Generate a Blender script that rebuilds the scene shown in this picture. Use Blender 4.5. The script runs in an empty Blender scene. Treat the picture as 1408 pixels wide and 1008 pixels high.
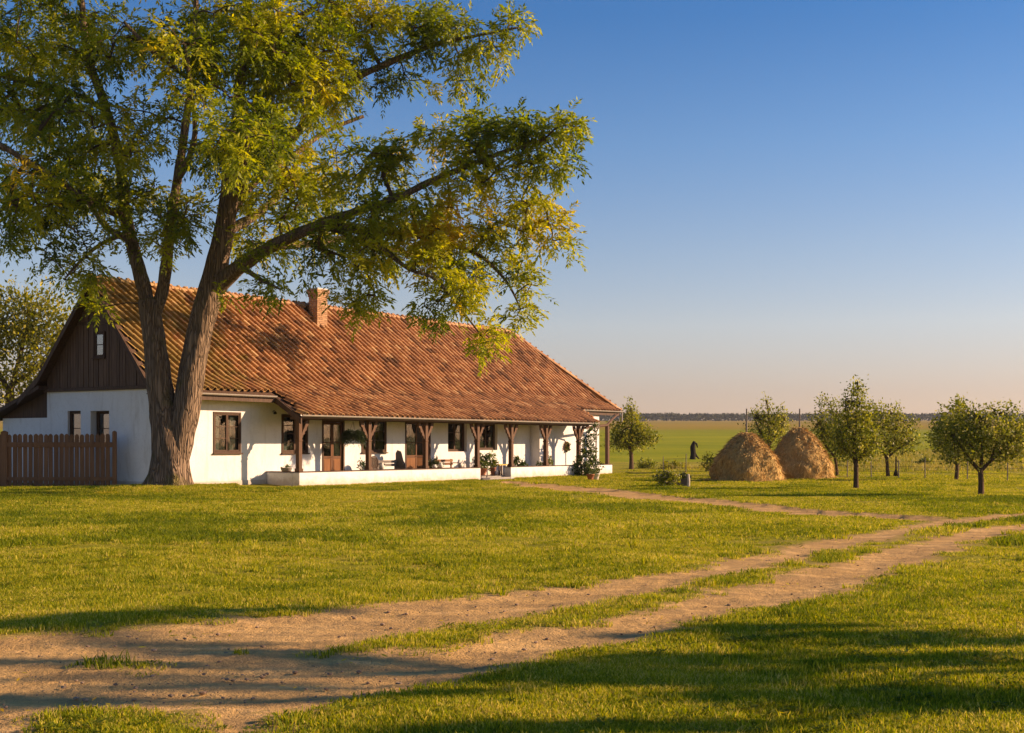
import bpy, bmesh, math, random
import numpy as np
from mathutils import Vector, Matrix, noise as mn

random.seed(7)
RNG = np.random.default_rng(7)
SC = bpy.context.scene
COL = SC.collection

# ------------------------------------------------------------------ camera
EYE = 1.55
FPX = 1800.0            # focal length in pixels of the 1408 px wide photograph
HZ = 612.0              # eye level line in the photograph
cam_d = bpy.data.cameras.new("camera")
cam_d.sensor_width = 36.0
cam_d.lens = FPX / 1408.0 * 36.0
cam_d.shift_y = (HZ - 504.0) / 1408.0
cam_d.clip_start = 0.1
cam_d.clip_end = 6000.0
cam = bpy.data.objects.new("camera", cam_d)
cam.location = (0, 0, EYE)
cam.rotation_euler = (math.radians(90), 0, 0)
COL.objects.link(cam)
SC.camera = cam

# ------------------------------------------------------------------ world, sun, exposure
SUN_EL = math.radians(20.0)
SUN_H = Vector((0.995, 0.10))                     # towards the sun, horizontally
SUN_H.normalize()
SUN_DIR = Vector((SUN_H.x * math.cos(SUN_EL), SUN_H.y * math.cos(SUN_EL), math.sin(SUN_EL)))
TAN_E = math.tan(SUN_EL)

world = bpy.data.worlds.new("World")
SC.world = world
world.use_nodes = True
wn = world.node_tree
wn.nodes.clear()
w_out = wn.nodes.new("ShaderNodeOutputWorld")
w_bg = wn.nodes.new("ShaderNodeBackground")
w_sky = wn.nodes.new("ShaderNodeTexSky")
w_sky.sky_type = 'NISHITA'
w_sky.sun_disc = False
w_sky.sun_elevation = SUN_EL
w_sky.sun_rotation = math.atan2(SUN_H.x, SUN_H.y)
w_sky.altitude = 100.0
w_sky.air_density = 1.0
w_sky.dust_density = 0.6
w_sky.ozone_density = 2.0
# the evening tint of the sky by height: rose grey along the horizon, deep blue above
w_tc = wn.nodes.new("ShaderNodeTexCoord")
w_sep = wn.nodes.new("ShaderNodeSeparateXYZ")
w_ramp = wn.nodes.new("ShaderNodeValToRGB")
w_mix = wn.nodes.new("ShaderNodeMix")
w_mix.data_type = 'RGBA'
w_mix.blend_type = 'MULTIPLY'
w_mix.inputs[0].default_value = 1.0
cr = w_ramp.color_ramp
SKY_STOPS = [(0.0, (0.45, 0.33, 0.335)), (0.04, (0.45, 0.335, 0.35)), (0.09, (0.52, 0.425, 0.435)), (0.144, (0.445, 0.415, 0.455)),
             (0.223, (0.305, 0.38, 0.485)), (0.312, (0.158, 0.305, 0.470)), (1.0, (0.16, 0.285, 0.42))]
while len(cr.elements) < len(SKY_STOPS):
    cr.elements.new(0.5)
for e, (p, c) in zip(cr.elements, SKY_STOPS):
    e.position = p
    e.color = (c[0], c[1], c[2], 1)
wn.links.new(w_tc.outputs["Generated"], w_sep.inputs[0])
wn.links.new(w_sep.outputs["Z"], w_ramp.inputs[0])
wn.links.new(w_sky.outputs[0], w_mix.inputs[6])
wn.links.new(w_ramp.outputs[0], w_mix.inputs[7])
wn.links.new(w_mix.outputs[2], w_bg.inputs[0])
w_bg.inputs[1].default_value = 0.12
wn.links.new(w_bg.outputs[0], w_out.inputs[0])

sun_d = bpy.data.lights.new("sun", 'SUN')
sun_d.energy = 4.0
sun_d.angle = math.radians(0.5)
sun_d.color = (1.0, 0.68, 0.43)
sun = bpy.data.objects.new("sun", sun_d)
sun.rotation_euler = (-SUN_DIR).to_track_quat('-Z', 'Y').to_euler()
sun.location = (40, 10, 30)
COL.objects.link(sun)

SC.view_settings.view_transform = 'Standard'
SC.view_settings.look = 'None'
SC.view_settings.exposure = 1.3
SC.view_settings.gamma = 1.0
SC.view_settings.use_curve_mapping = False

# ------------------------------------------------------------------ helpers
def gp(px, py, z=0.0):
    """ground point (height z) seen at a pixel of the 1408x1008 photograph"""
    d = (EYE - z) * FPX / (py - HZ)
    return Vector(((px - 704.0) / FPX * d, d, z))

def at(px, py, d):
    return Vector(((px - 704.0) / FPX * d, d, EYE - (py - HZ) / FPX * d))

# house frame: x along the front, y into the house, z up
C0 = Vector((-13.1, 48.0, 0.0))
_k = math.hypot(0.6644, 1.0)
WX, WY = 0.6644 / _k, 1.0 / _k
HROT = math.atan2(WY, WX)
HM = Matrix.Translation(C0) @ Matrix.Rotation(HROT, 4, 'Z')
HMI = HM.inverted()

def A(px, p):
    """distance along the house front of what stands p metres out from it at picture column px"""
    u = (px - 704.0) / FPX
    bx, by = C0.x + p * WY, C0.y - p * WX
    t = (u * by - bx) / (WX - u * WY)
    return t

def Zp(px, p, py):
    a = A(px, p)
    d = C0.y - p * WX + a * WY
    return EYE - (py - HZ) / FPX * d

def S(px, back=0.0):
    """distance along the gable (0 at the front corner) at picture column px"""
    u = (px - 704.0) / FPX
    bx, by = C0.x - back * WX, C0.y - back * WY
    return (u * by - bx) / (-WY - u * WX)

def Zs(px, py, back=0.0):
    s = S(px, back)
    d = C0.y - back * WY + s * WX
    return EYE - (py - HZ) / FPX * d

def softplus(x, k):
    return np.logaddexp(0.0, x / k) * k

TREE_XY = (-11.5, 44.0)

def height(x, y):
    x = np.asarray(x, float); y = np.asarray(y, float)
    z = 0.021 * softplus(y - 82.0, 7.0)
    dx, dy = x - C0.x, y - C0.y
    a = dx * WX + dy * WY
    p = dx * WY - dy * WX
    inside = 1 / (1 + np.exp(-(a - 1.0) * 1.3)) * 1 / (1 + np.exp((a - 34.0) * 1.0))
    z = z - 0.16 * np.exp(-((p - 2.6) / 1.9) ** 2) * inside
    z = z + 0.16 * np.exp(-(((x - TREE_XY[0]) ** 2 + (y - TREE_XY[1]) ** 2) / 2.6 ** 2))
    und = 0.025 * np.sin(x * 0.71 + 1.3 * np.sin(y * 0.23)) * np.sin(y * 0.47 + 0.6 * np.sin(x * 0.31))
    fade = np.clip((y - 3) / 6, 0, 1) * np.clip((60 - y) / 20, 0, 1)
    return z + und * fade

def hz(x, y):
    return float(height(x, y))

def link(o, parent=None):
    COL.objects.link(o)
    if parent is not None:
        o.parent = parent
    return o

def tag(o, label=None, cat=None, group=None, kind=None):
    if label: o["label"] = label
    if cat: o["category"] = cat
    if group: o["group"] = group
    if kind: o["kind"] = kind
    return o

def thing(name, label, cat, loc=(0, 0, 0), rz=0.0, group=None):
    o = bpy.data.objects.new(name, None)
    o.location = loc
    o.rotation_euler = (0, 0, rz)
    o.empty_display_size = 0.3
    link(o)
    return tag(o, label, cat, group)

class MB:
    def __init__(self):
        self.v, self.f, self.t = [], [], []
        self.tint = 0.5
    def add(self, vs, fs):
        n = len(self.v)
        self.v.extend([tuple(q) for q in vs])
        self.t.extend([self.tint] * len(vs))
        self.f.extend([tuple(i + n for i in q) for q in fs])
        return self
    def box(self, x0, y0, z0, x1, y1, z1, M=None):
        vs = [Vector(q) for q in ((x0, y0, z0), (x1, y0, z0), (x1, y1, z0), (x0, y1, z0),
                                  (x0, y0, z1), (x1, y0, z1), (x1, y1, z1), (x0, y1, z1))]
        if M is not None:
            vs = [M @ q for q in vs]
        return self.add(vs, [(0, 3, 2, 1), (4, 5, 6, 7), (0, 1, 5, 4), (1, 2, 6, 5), (2, 3, 7, 6), (3, 0, 4, 7)])
    def prism(self, poly, axis, c0, c1, M=None):
        """polygon extruded along an axis; poly holds the two other coordinates in x,y,z order"""
        def mk(q, c):
            if axis == 'x': return Vector((c, q[0], q[1]))
            if axis == 'y': return Vector((q[0], c, q[1]))
            return Vector((q[0], q[1], c))
        n = len(poly)
        vs = [mk(q, c0) for q in poly] + [mk(q, c1) for q in poly]
        if M is not None:
            vs = [M @ q for q in vs]
        fs = [tuple(range(n - 1, -1, -1)), tuple(range(n, 2 * n))]
        fs += [(i, (i + 1) % n, n + (i + 1) % n, n + i) for i in range(n)]
        return self.add(vs, fs)
    def tube(self, pts, rads, sides=8, cap=True, rough=0.0, seed=0.0):
        pts = [Vector(p) for p in pts]
        rings, fs = [], []
        up = Vector((0.13, 0.97, 0.2)).normalized()
        n = len(pts)
        for i, p in enumerate(pts):
            d = (pts[min(i + 1, n - 1)] - pts[max(i - 1, 0)])
            d = d.normalized() if d.length > 1e-9 else Vector((0, 0, 1))
            a = d.cross(up)
            if a.length < 1e-3: a = d.cross(Vector((1, 0, 0)))
            a.normalize()
            b = d.cross(a)
            for k in range(sides):
                th = 2 * math.pi * k / sides
                r = rads[i]
                if rough:
                    r *= 1 + rough * mn.noise(Vector((math.cos(th) * 3 + seed, math.sin(th) * 3, i * 0.35)))
                rings.append(p + (a * math.cos(th) + b * math.sin(th)) * r)
        for i in range(n - 1):
            for k in range(sides):
                k2 = (k + 1) % sides
                fs.append((i * sides + k, i * sides + k2, (i + 1) * sides + k2, (i + 1) * sides + k))
        if cap:
            fs.append(tuple(range(sides - 1, -1, -1)))
            fs.append(tuple((n - 1) * sides + k for k in range(sides)))
        return self.add(rings, fs)
    def lathe(self, prof, c=(0, 0, 0), sides=16):
        vs, fs = [], []
        for r, z in prof:
            for k in range(sides):
                th = 2 * math.pi * k / sides
                vs.append((c[0] + r * math.cos(th), c[1] + r * math.sin(th), c[2] + z))
        m = len(prof)
        for i in range(m - 1):
            for k in range(sides):
                k2 = (k + 1) % sides
                fs.append((i * sides + k, i * sides + k2, (i + 1) * sides + k2, (i + 1) * sides + k))
        fs.append(tuple(range(sides - 1, -1, -1)))
        fs.append(tuple((m - 1) * sides + k for k in range(sides)))
        return self.add(vs, fs)
    def mesh(self, name, mat=None, smooth=False):
        me = bpy.data.meshes.new(name)
        me.from_pydata(self.v, [], self.f)
        at_ = me.attributes.new("tint", 'FLOAT', 'POINT')
        at_.data.foreach_set("value", np.array(self.t, dtype=np.float32))
        if mat: me.materials.append(mat)
        if smooth:
            me.polygons.foreach_set("use_smooth", [True] * len(me.polygons))
        me.update()
        return me
    def build(self, name, mat=None, parent=None, smooth=False, bevel=0.0):
        o = bpy.data.objects.new(name, self.mesh(name, mat, smooth))
        link(o, parent)
        if bevel:
            b = o.modifiers.new("bevel", 'BEVEL')
            b.width = bevel; b.segments = 2; b.limit_method = 'ANGLE'
        return o

def np_mesh(name, verts, faces4, tint, mat, parent=None, smooth=False):
    """fast mesh of quads from arrays"""
    verts = np.ascontiguousarray(verts, dtype=np.float32)
    faces4 = np.ascontiguousarray(faces4, dtype=np.int32)
    me = bpy.data.meshes.new(name)
    nf, k = faces4.shape
    me.vertices.add(len(verts))
    me.vertices.foreach_set("co", verts.ravel())
    me.loops.add(nf * k)
    me.loops.foreach_set("vertex_index", faces4.ravel())
    me.polygons.add(nf)
    me.polygons.foreach_set("loop_start", np.arange(0, nf * k, k, dtype=np.int32))
    if smooth:
        me.polygons.foreach_set("use_smooth", np.ones(nf, dtype=bool))
    me.update(calc_edges=True)
    if tint is not None:
        a_ = me.attributes.new("tint", 'FLOAT', 'POINT')
        a_.data.foreach_set("value", np.ascontiguousarray(tint, dtype=np.float32))
    if mat: me.materials.append(mat)
    o = bpy.data.objects.new(name, me)
    link(o, parent)
    return o

# ------------------------------------------------------------------ materials
class NT:
    def __init__(self, name):
        self.m = bpy.data.materials.new(name)
        self.m.use_nodes = True
        self.t = self.m.node_tree
        self.t.nodes.clear()
        self.out = self.t.nodes.new("ShaderNodeOutputMaterial")
    def n(self, typ, **kw):
        nd = self.t.nodes.new(typ)
        for k, v in kw.items():
            setattr(nd, k, v)
        return nd
    def l(self, a, b):
        self.t.links.new(a, b)
    def coord(self, kind="Object"):
        if kind == "World":
            return self.n("ShaderNodeNewGeometry").outputs["Position"]
        return self.n("ShaderNodeTexCoord").outputs[kind]
    def mapping(self, vec, scale=(1, 1, 1), rot=(0, 0, 0)):
        m = self.n("ShaderNodeMapping")
        m.inputs["Scale"].default_value = scale
        m.inputs["Rotation"].default_value = rot
        self.l(vec, m.inputs["Vector"])
        return m.outputs[0]
    def noise(self, vec, scale, detail=4, rough=0.55, dist=0.0):
        n = self.n("ShaderNodeTexNoise")
        n.inputs["Scale"].default_value = scale
        n.inputs["Detail"].default_value = detail
        n.inputs["Roughness"].default_value = rough
        n.inputs["Distortion"].default_value = dist
        if vec is not None: self.l(vec, n.inputs["Vector"])
        return n.outputs["Fac"]
    def ramp(self, fac, stops):
        r = self.n("ShaderNodeValToRGB")
        e = r.color_ramp.elements
        while len(e) < len(stops): e.new(0.5)
        for el, (p, c) in zip(e, stops):
            el.position = p
            el.color = (c[0], c[1], c[2], 1) if hasattr(c, '__len__') else (c, c, c, 1)
        self.l(fac, r.inputs[0])
        return r.outputs[0]
    def mix(self, fac, a, b, blend='MIX'):
        m = self.n("ShaderNodeMix", data_type='RGBA', blend_type=blend)
        for s, v in ((0, fac), (6, a), (7, b)):
            if hasattr(v, 'is_output'): self.l(v, m.inputs[s])
            elif hasattr(v, '__len__'): m.inputs[s].default_value = (v[0], v[1], v[2], 1)
            else: m.inputs[s].default_value = v
        return m.outputs[2]
    def math(self, op, a, b=0.0, c=0.0):
        m = self.n("ShaderNodeMath", operation=op)
        for i, v in enumerate((a, b, c)):
            if hasattr(v, 'is_output'): self.l(v, m.inputs[i])
            else: m.inputs[i].default_value = v
        return m.outputs[0]
    def attr(self, name):
        return self.n("ShaderNodeAttribute", attribute_name=name).outputs["Fac"]
    def bump(self, h, strength=0.5, dist=0.02):
        b = self.n("ShaderNodeBump")
        b.inputs["Strength"].default_value = strength
        b.inputs["Distance"].default_value = dist
        self.l(h, b.inputs["Height"])
        return b.outputs[0]
    def bsdf(self, col, rough=0.8, normal=None, spec=0.3, metallic=0.0):
        p = self.n("ShaderNodeBsdfPrincipled")
        if hasattr(col, 'is_output'): self.l(col, p.inputs["Base Color"])
        else: p.inputs["Base Color"].default_value = (col[0], col[1], col[2], 1)
        if hasattr(rough, 'is_output'): self.l(rough, p.inputs["Roughness"])
        else: p.inputs["Roughness"].default_value = rough
        p.inputs["Specular IOR Level"].default_value = spec
        p.inputs["Metallic"].default_value = metallic
        if normal is not None: self.l(normal, p.inputs["Normal"])
        return p.outputs[0]
    def done(self, sh):
        self.l(sh, self.out.inputs["Surface"])
        return self.m

def leaf_mat(name, stops, trans=0.45, patch=0.5, rough=0.5, spec=0.35, mott=0.0):
    """leaf whose colour runs along its own tint and a little with large patches"""
    t = NT(name)
    f = t.attr("tint")
    nz = t.noise(t.coord("World"), patch, 2)
    f2 = t.math('ADD', f, t.math('MULTIPLY', t.math('SUBTRACT', nz, 0.5), 0.9))
    if mott:
        n2 = t.noise(t.coord("World"), patch * 6.5, 4, 0.65)
        f2 = t.math('ADD', f2, t.math('MULTIPLY', t.math('SUBTRACT', n2, 0.5), mott))
    col = t.ramp(f2, stops)
    d = t.bsdf(col, rough, None, spec)
    tr = t.n("ShaderNodeBsdfTranslucent")
    hs = t.n("ShaderNodeHueSaturation")
    hs.inputs["Saturation"].default_value = 1.1
    hs.inputs["Value"].default_value = 1.5
    t.l(col, hs.inputs["Color"])
    t.l(hs.outputs[0], tr.inputs["Color"])
    m = t.n("ShaderNodeMixShader")
    m.inputs[0].default_value = trans
    t.l(d, m.inputs[1]); t.l(tr.outputs[0], m.inputs[2])
    return t.done(m.outputs[0])

def wood_mat(name, dark, light, scale=6.0, axis='z', rough=0.75):
    t = NT(name)
    sc = {'z': (1, 1, 0.06), 'x': (0.06, 1, 1), 'y': (1, 0.06, 1)}[axis]
    v = t.mapping(t.coord("Object"), sc)
    g = t.noise(v, scale * 4, 5, 0.6, 0.3)
    g2 = t.noise(t.coord("Object"), 1.3, 3)
    col = t.ramp(g, [(0.3, dark), (0.7, light)])
    col = t.mix(t.math('MULTIPLY', t.attr("tint"), 0.5), col, tuple(c * 0.55 for c in dark))
    col = t.mix(t.math('MULTIPLY', g2, 0.4), col, tuple(c * 0.7 for c in light))
    return t.done(t.bsdf(col, rough, t.bump(g, 0.5, 0.01), 0.3))

def plain_mat(name, col, rough=0.7, spec=0.3, metallic=0.0, var=0.25, scale=8.0):
    t = NT(name)
    nz = t.noise(t.coord("Object"), scale, 4)
    c = t.mix(nz, tuple(q * (1 - var) for q in col), tuple(min(1, q * (1 + var)) for q in col))
    return t.done(t.bsdf(c, rough, t.bump(nz, 0.25, 0.01), spec, metallic))

M = {}
def make_plaster(name, base, warm):
    t = NT(name)
    co = t.coord("Object")
    n1 = t.noise(co, 0.7, 5, 0.6)
    n2 = t.noise(co, 7.0, 5, 0.65)
    n3 = t.noise(t.mapping(co, (1.5, 1.5, 0.25)), 2.2, 5, 0.6, 0.6)
    col = t.mix(t.ramp(n1, [(0.35, 0.0), (0.7, 1.0)]), base, warm)
    col = t.mix(t.math('MULTIPLY', t.ramp(n3, [(0.55, 0.0), (0.75, 1.0)]), 0.5), col, (0.45, 0.41, 0.36))
    # splashed earth along the foot of the wall, ragged edge
    z = t.n("ShaderNodeSeparateXYZ"); t.l(co, z.inputs[0])
    e = t.math('ADD', t.math('MULTIPLY', z.outputs["Z"], -2.2), t.math('MULTIPLY', t.noise(co, 3.0, 5, 0.65), 1.6))
    col = t.mix(t.math('MULTIPLY', t.ramp(e, [(0.2, 0.0), (0.8, 1.0)]), 0.6), col, (0.42, 0.34, 0.24))
    n4 = t.noise(co, 1.9, 4, 0.6, 1.5)
    col = t.mix(t.math('MULTIPLY', t.ramp(n4, [(0.488, 0.0), (0.497, 1.0), (0.503, 1.0), (0.512, 0.0)]), 0.22), col, (0.35, 0.31, 0.27))
    h = t.math('ADD', t.math('MULTIPLY', n1, 1.2), t.math('MULTIPLY', n2, 0.35))
    return t.done(t.bsdf(col, 0.9, t.bump(h, 0.45, 0.05), 0.15))
M['plaster'] = make_plaster('lime_plaster', (0.76, 0.745, 0.72), (0.69, 0.66, 0.62))
M['plinth'] = make_plaster('grey_plaster', (0.60, 0.57, 0.53), (0.50, 0.46, 0.41))
M['dark_wood'] = wood_mat('dark_wood', (0.036, 0.019, 0.011), (0.15, 0.085, 0.05), 5)
M['gable_wood'] = wood_mat('gable_wood', (0.055, 0.030, 0.018), (0.20, 0.115, 0.068), 5)
M['post_wood'] = wood_mat('post_wood', (0.065, 0.032, 0.016), (0.17, 0.088, 0.045), 5)
M['door_wood'] = wood_mat('door_wood', (0.12, 0.045, 0.012), (0.30, 0.125, 0.035), 5)
M['leaf_wood'] = wood_mat('door_leaf_wood', (0.07, 0.028, 0.010), (0.19, 0.08, 0.026), 5)
M['window_wood'] = wood_mat('window_wood', (0.045, 0.023, 0.012), (0.12, 0.062, 0.032), 6)
M['fence_wood'] = wood_mat('fence_wood', (0.14, 0.066, 0.030), (0.29, 0.15, 0.072), 4)
M['bench_wood'] = wood_mat('bench_wood', (0.14, 0.065, 0.03), (0.30, 0.15, 0.07), 5, 'x')
M['grey_wood'] = wood_mat('grey_wood', (0.12, 0.10, 0.085), (0.26, 0.225, 0.19), 5, 'x')
M['zinc'] = plain_mat('zinc', (0.36, 0.32, 0.28), 0.5, 0.5, 0.35, 0.2, 2.0)
M['stone'] = plain_mat('stone', (0.30, 0.27, 0.23), 0.9, 0.2, 0, 0.35, 6.0)
M['dark_stone'] = plain_mat('dark_stone', (0.07, 0.06, 0.055), 0.8, 0.3, 0, 0.4, 6.0)
M['iron'] = plain_mat('iron', (0.03, 0.028, 0.026), 0.5, 0.5, 0.5, 0.3, 8.0)
M['terracotta'] = plain_mat('terracotta', (0.33, 0.13, 0.065), 0.8, 0.25, 0, 0.3, 9.0)
M['pale_pot'] = plain_mat('pale_pot', (0.62, 0.57, 0.48), 0.7, 0.3, 0, 0.2, 9.0)
M['yellow_paint'] = plain_mat('yellow_paint', (0.58, 0.38, 0.06), 0.6, 0.3, 0, 0.25, 6.0)
M['curtain'] = plain_mat('curtain', (0.55, 0.53, 0.48), 0.95, 0.1, 0, 0.3, 14.0)
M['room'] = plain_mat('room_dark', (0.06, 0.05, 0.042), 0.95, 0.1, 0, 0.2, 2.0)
M['birch'] = plain_mat('pale_bark', (0.42, 0.37, 0.31), 0.9, 0.2, 0, 0.45, 7.0)
M['straw_wreath'] = plain_mat('straw_wreath', (0.28, 0.16, 0.07), 0.9, 0.2, 0, 0.5, 20.0)
M['white_flower'] = plain_mat('white_flower', (0.75, 0.62, 0.55), 0.8, 0.2, 0, 0.2, 20.0)

def make_glass():
    t = NT('window_glass')
    g = t.n("ShaderNodeBsdfGlossy"); g.inputs["Roughness"].default_value = 0.04
    nz = t.noise(t.coord("Object"), 1.1, 2)
    t.l(t.bump(nz, 0.08, 0.05), g.inputs["Normal"])
    tr = t.n("ShaderNodeBsdfTransparent"); tr.inputs["Color"].default_value = (0.6, 0.63, 0.61, 1)
    fr = t.n("ShaderNodeFresnel"); fr.inputs["IOR"].default_value = 1.6
    f = t.math('MULTIPLY', fr.outputs[0], 0.25)
    m = t.n("ShaderNodeMixShader"); t.l(f, m.inputs[0])
    t.l(tr.outputs[0], m.inputs[1]); t.l(g.outputs[0], m.inputs[2])
    return t.done(m.outputs[0])
M['glass'] = make_glass()

def make_tile():
    t = NT('clay_tile')
    co = t.coord("World")
    f = t.attr("tint")
    col = t.ramp(f, [(0.0, (0.16, 0.078, 0.034)), (0.3, (0.32, 0.150, 0.062)), (0.7, (0.48, 0.245, 0.100)), (1.0, (0.61, 0.385, 0.18))])
    n1 = t.noise(co, 5.0, 4, 0.65)
    col = t.mix(t.math('MULTIPLY', t.ramp(n1, [(0.5, 0.0), (0.72, 1.0)]), 0.45), col, (0.14, 0.09, 0.055))
    # moss and yellow lichen grows at the shaded end under the big tree and in a few spots elsewhere
    hm = t.n("ShaderNodeVectorMath", operation='SUBTRACT'); t.l(co, hm.inputs[0]); hm.inputs[1].default_value = C0
    dt = t.n("ShaderNodeVectorMath", operation='DOT_PRODUCT'); t.l(hm.outputs[0], dt.inputs[0]); dt.inputs[1].default_value = (WX, WY, 0)
    reach = t.math('MULTIPLY_ADD', dt.outputs["Value"], -0.05, 0.36)
    n2 = t.noise(co, 1.1, 4, 0.6)
    n3 = t.noise(co, 6.0, 3, 0.7)
    ms = t.math('ADD', t.math('MULTIPLY', t.math('ADD', n2, t.math('MULTIPLY', n3, 0.6)), 0.75), reach)
    col = t.mix(t.math('MULTIPLY', t.ramp(ms, [(0.68, 0.0), (0.86, 1.0)]), 0.6), col, (0.20, 0.16, 0.025))
    return t.done(t.bsdf(col, 0.7, t.bump(t.noise(co, 30.0, 3), 0.35, 0.008), 0.35))
M['tile'] = make_tile()

def make_brick():
    t = NT('old_brick')
    col = t.ramp(t.attr("tint"), [(0.0, (0.24, 0.12, 0.06)), (0.5, (0.37, 0.20, 0.095)), (1.0, (0.47, 0.30, 0.16))])
    n = t.noise(t.coord("Object"), 18.0, 4)
    col = t.mix(t.math('MULTIPLY', n, 0.5), col, (0.44, 0.30, 0.19))
    return t.done(t.bsdf(col, 0.9, t.bump(n, 0.6, 0.02), 0.15))
M['brick'] = make_brick()

def make_bark(name, dark, light, sc=1.0, moss=0.0):
    t = NT(name)
    co = t.coord("Object")
    v = t.mapping(co, (1, 1, 0.075))
    vo = t.n("ShaderNodeTexVoronoi", feature='DISTANCE_TO_EDGE')
    vo.inputs["Scale"].default_value = 13.0 * sc
    nz = t.noise(v, 7 * sc, 5, 0.6)
    vm = t.n("ShaderNodeVectorMath", operation='ADD'); t.l(v, vm.inputs[0])
    sc_ = t.n("ShaderNodeVectorMath", operation='SCALE'); sc_.inputs[3].default_value = 0.30
    nc = t.n("ShaderNodeTexNoise"); nc.inputs["Scale"].default_value = 4.0 * sc; t.l(v, nc.inputs["Vector"])
    t.l(nc.outputs["Color"], sc_.inputs[0]); t.l(sc_.outputs[0], vm.inputs[1])
    t.l(vm.outputs[0], vo.inputs["Vector"])
    h = t.math('ADD', t.ramp(vo.outputs["Distance"], [(0.0, 0.0), (0.22, 1.0)]), t.math('MULTIPLY', nz, 0.7))
    col = t.ramp(h, [(0.15, dark), (1.0, light)])
    col = t.mix(t.math('MULTIPLY', t.noise(co, 0.9, 3), 0.5), col, tuple(c * 0.75 for c in light))
    if moss:
        ge = t.n("ShaderNodeNewGeometry"); sp = t.n("ShaderNodeSeparateXYZ"); t.l(ge.outputs["Normal"], sp.inputs[0])
        mo = t.math('ADD', t.math('MULTIPLY', t.noise(co, 1.6, 4), 1.2), t.math('MULTIPLY', sp.outputs["Z"], 0.8))
        col = t.mix(t.math('MULTIPLY', t.ramp(mo, [(0.8, 0.0), (1.1, 1.0)]), moss), col, (0.14, 0.13, 0.02))
    return t.done(t.bsdf(col, 0.92, t.bump(h, 1.0, 0.07 / sc), 0.12))
M['bark'] = make_bark('furrowed_bark', (0.036, 0.025, 0.017), (0.27, 0.19, 0.125), 1.0, 0.6)
M['young_bark'] = make_bark('young_bark', (0.05, 0.033, 0.021), (0.18, 0.12, 0.075), 3.0)

M['leaf'] = leaf_mat('ash_leaf', [(0.0, (0.050, 0.075, 0.009)), (0.24, (0.17, 0.215, 0.013)), (0.50, (0.33, 0.345, 0.016)), (0.78, (0.52, 0.455, 0.020)), (1.0, (0.56, 0.38, 0.025))], 0.5, 0.45)
M['orchard_leaf'] = leaf_mat('orchard_leaf', [(0.0, (0.07, 0.09, 0.014)), (0.45, (0.21, 0.225, 0.024)), (0.8, (0.40, 0.37, 0.05)), (1.0, (0.54, 0.48, 0.15))], 0.38, 0.8, 0.5, 0.25)
M['far_leaf'] = leaf_mat('far_leaf', [(0.0, (0.06, 0.075, 0.008)), (0.5, (0.20, 0.20, 0.016)), (1.0, (0.46, 0.38, 0.03))], 0.5, 0.5)
M['fern_leaf'] = leaf_mat('fern_leaf', [(0.0, (0.014, 0.022, 0.006)), (0.6, (0.030, 0.045, 0.010)), (1.0, (0.06, 0.075, 0.016))], 0.25, 1.0)
M['pot_leaf'] = leaf_mat('pot_leaf', [(0.0, (0.022, 0.042, 0.010)), (0.6, (0.055, 0.085, 0.016)), (1.0, (0.13, 0.15, 0.02))], 0.3, 1.0)
M['bright_leaf'] = leaf_mat('bright_leaf', [(0.0, (0.09, 0.12, 0.015)), (0.6, (0.17, 0.19, 0.02)), (1.0, (0.26, 0.25, 0.03))], 0.3, 1.0)
M['blade'] = leaf_mat('grass_blade', [(0.0, (0.085, 0.12, 0.008)), (0.42, (0.24, 0.265, 0.012)), (0.72, (0.42, 0.37, 0.022)), (1.0, (0.58, 0.46, 0.12))], 0.4, 0.32, 0.7, 0.12, 1.0)
M['tall_blade'] = leaf_mat('meadow_blade', [(0.0, (0.09, 0.11, 0.012)), (0.5, (0.19, 0.19, 0.018)), (1.0, (0.40, 0.31, 0.07))], 0.4, 0.08)
# ------------------------------------------------------------------ ground, track, path, meadow
_tab = np.random.default_rng(3).random((256, 256))
def vnoise(x, y):
    xi = np.floor(x).astype(int); yi = np.floor(y).astype(int)
    fx = x - xi; fy = y - yi
    fx = fx * fx * (3 - 2 * fx); fy = fy * fy * (3 - 2 * fy)
    g = lambda i, j: _tab[i & 255, j & 255]
    return (g(xi, yi) * (1 - fx) + g(xi + 1, yi) * fx) * (1 - fy) + (g(xi, yi + 1) * (1 - fx) + g(xi + 1, yi + 1) * fx) * fy
def fbm(x, y, o=4):
    s = 0; a = 0.5; t = 0
    for i in range(o):
        s = s + a * vnoise(x * 2 ** i + 17.3 * i, y * 2 ** i + 5.1 * i); t += a; a *= 0.55
    return s / t

def sdist(x, y, poly):
    """distance to the outline, positive inside"""
    P = np.array([(q[0], q[1]) for q in poly])
    d2 = np.full(x.shape, 1e9); inside = np.zeros(x.shape, bool)
    for i in range(len(P)):
        a, b = P[i], P[(i + 1) % len(P)]
        e = b - a
        L = e @ e + 1e-12
        t = np.clip(((x - a[0]) * e[0] + (y - a[1]) * e[1]) / L, 0, 1)
        d2 = np.minimum(d2, (x - a[0] - t * e[0]) ** 2 + (y - a[1] - t * e[1]) ** 2)
        c = ((a[1] > y) != (b[1] > y))
        with np.errstate(divide='ignore', invalid='ignore'):
            xx = (b[0] - a[0]) * (y - a[1]) / (b[1] - a[1] + 1e-15) + a[0]
        inside ^= c & (x < xx)
    return np.where(inside, 1, -1) * np.sqrt(d2)

def world_poly(px):
    return [gp(a, b) for a, b in px]

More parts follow.
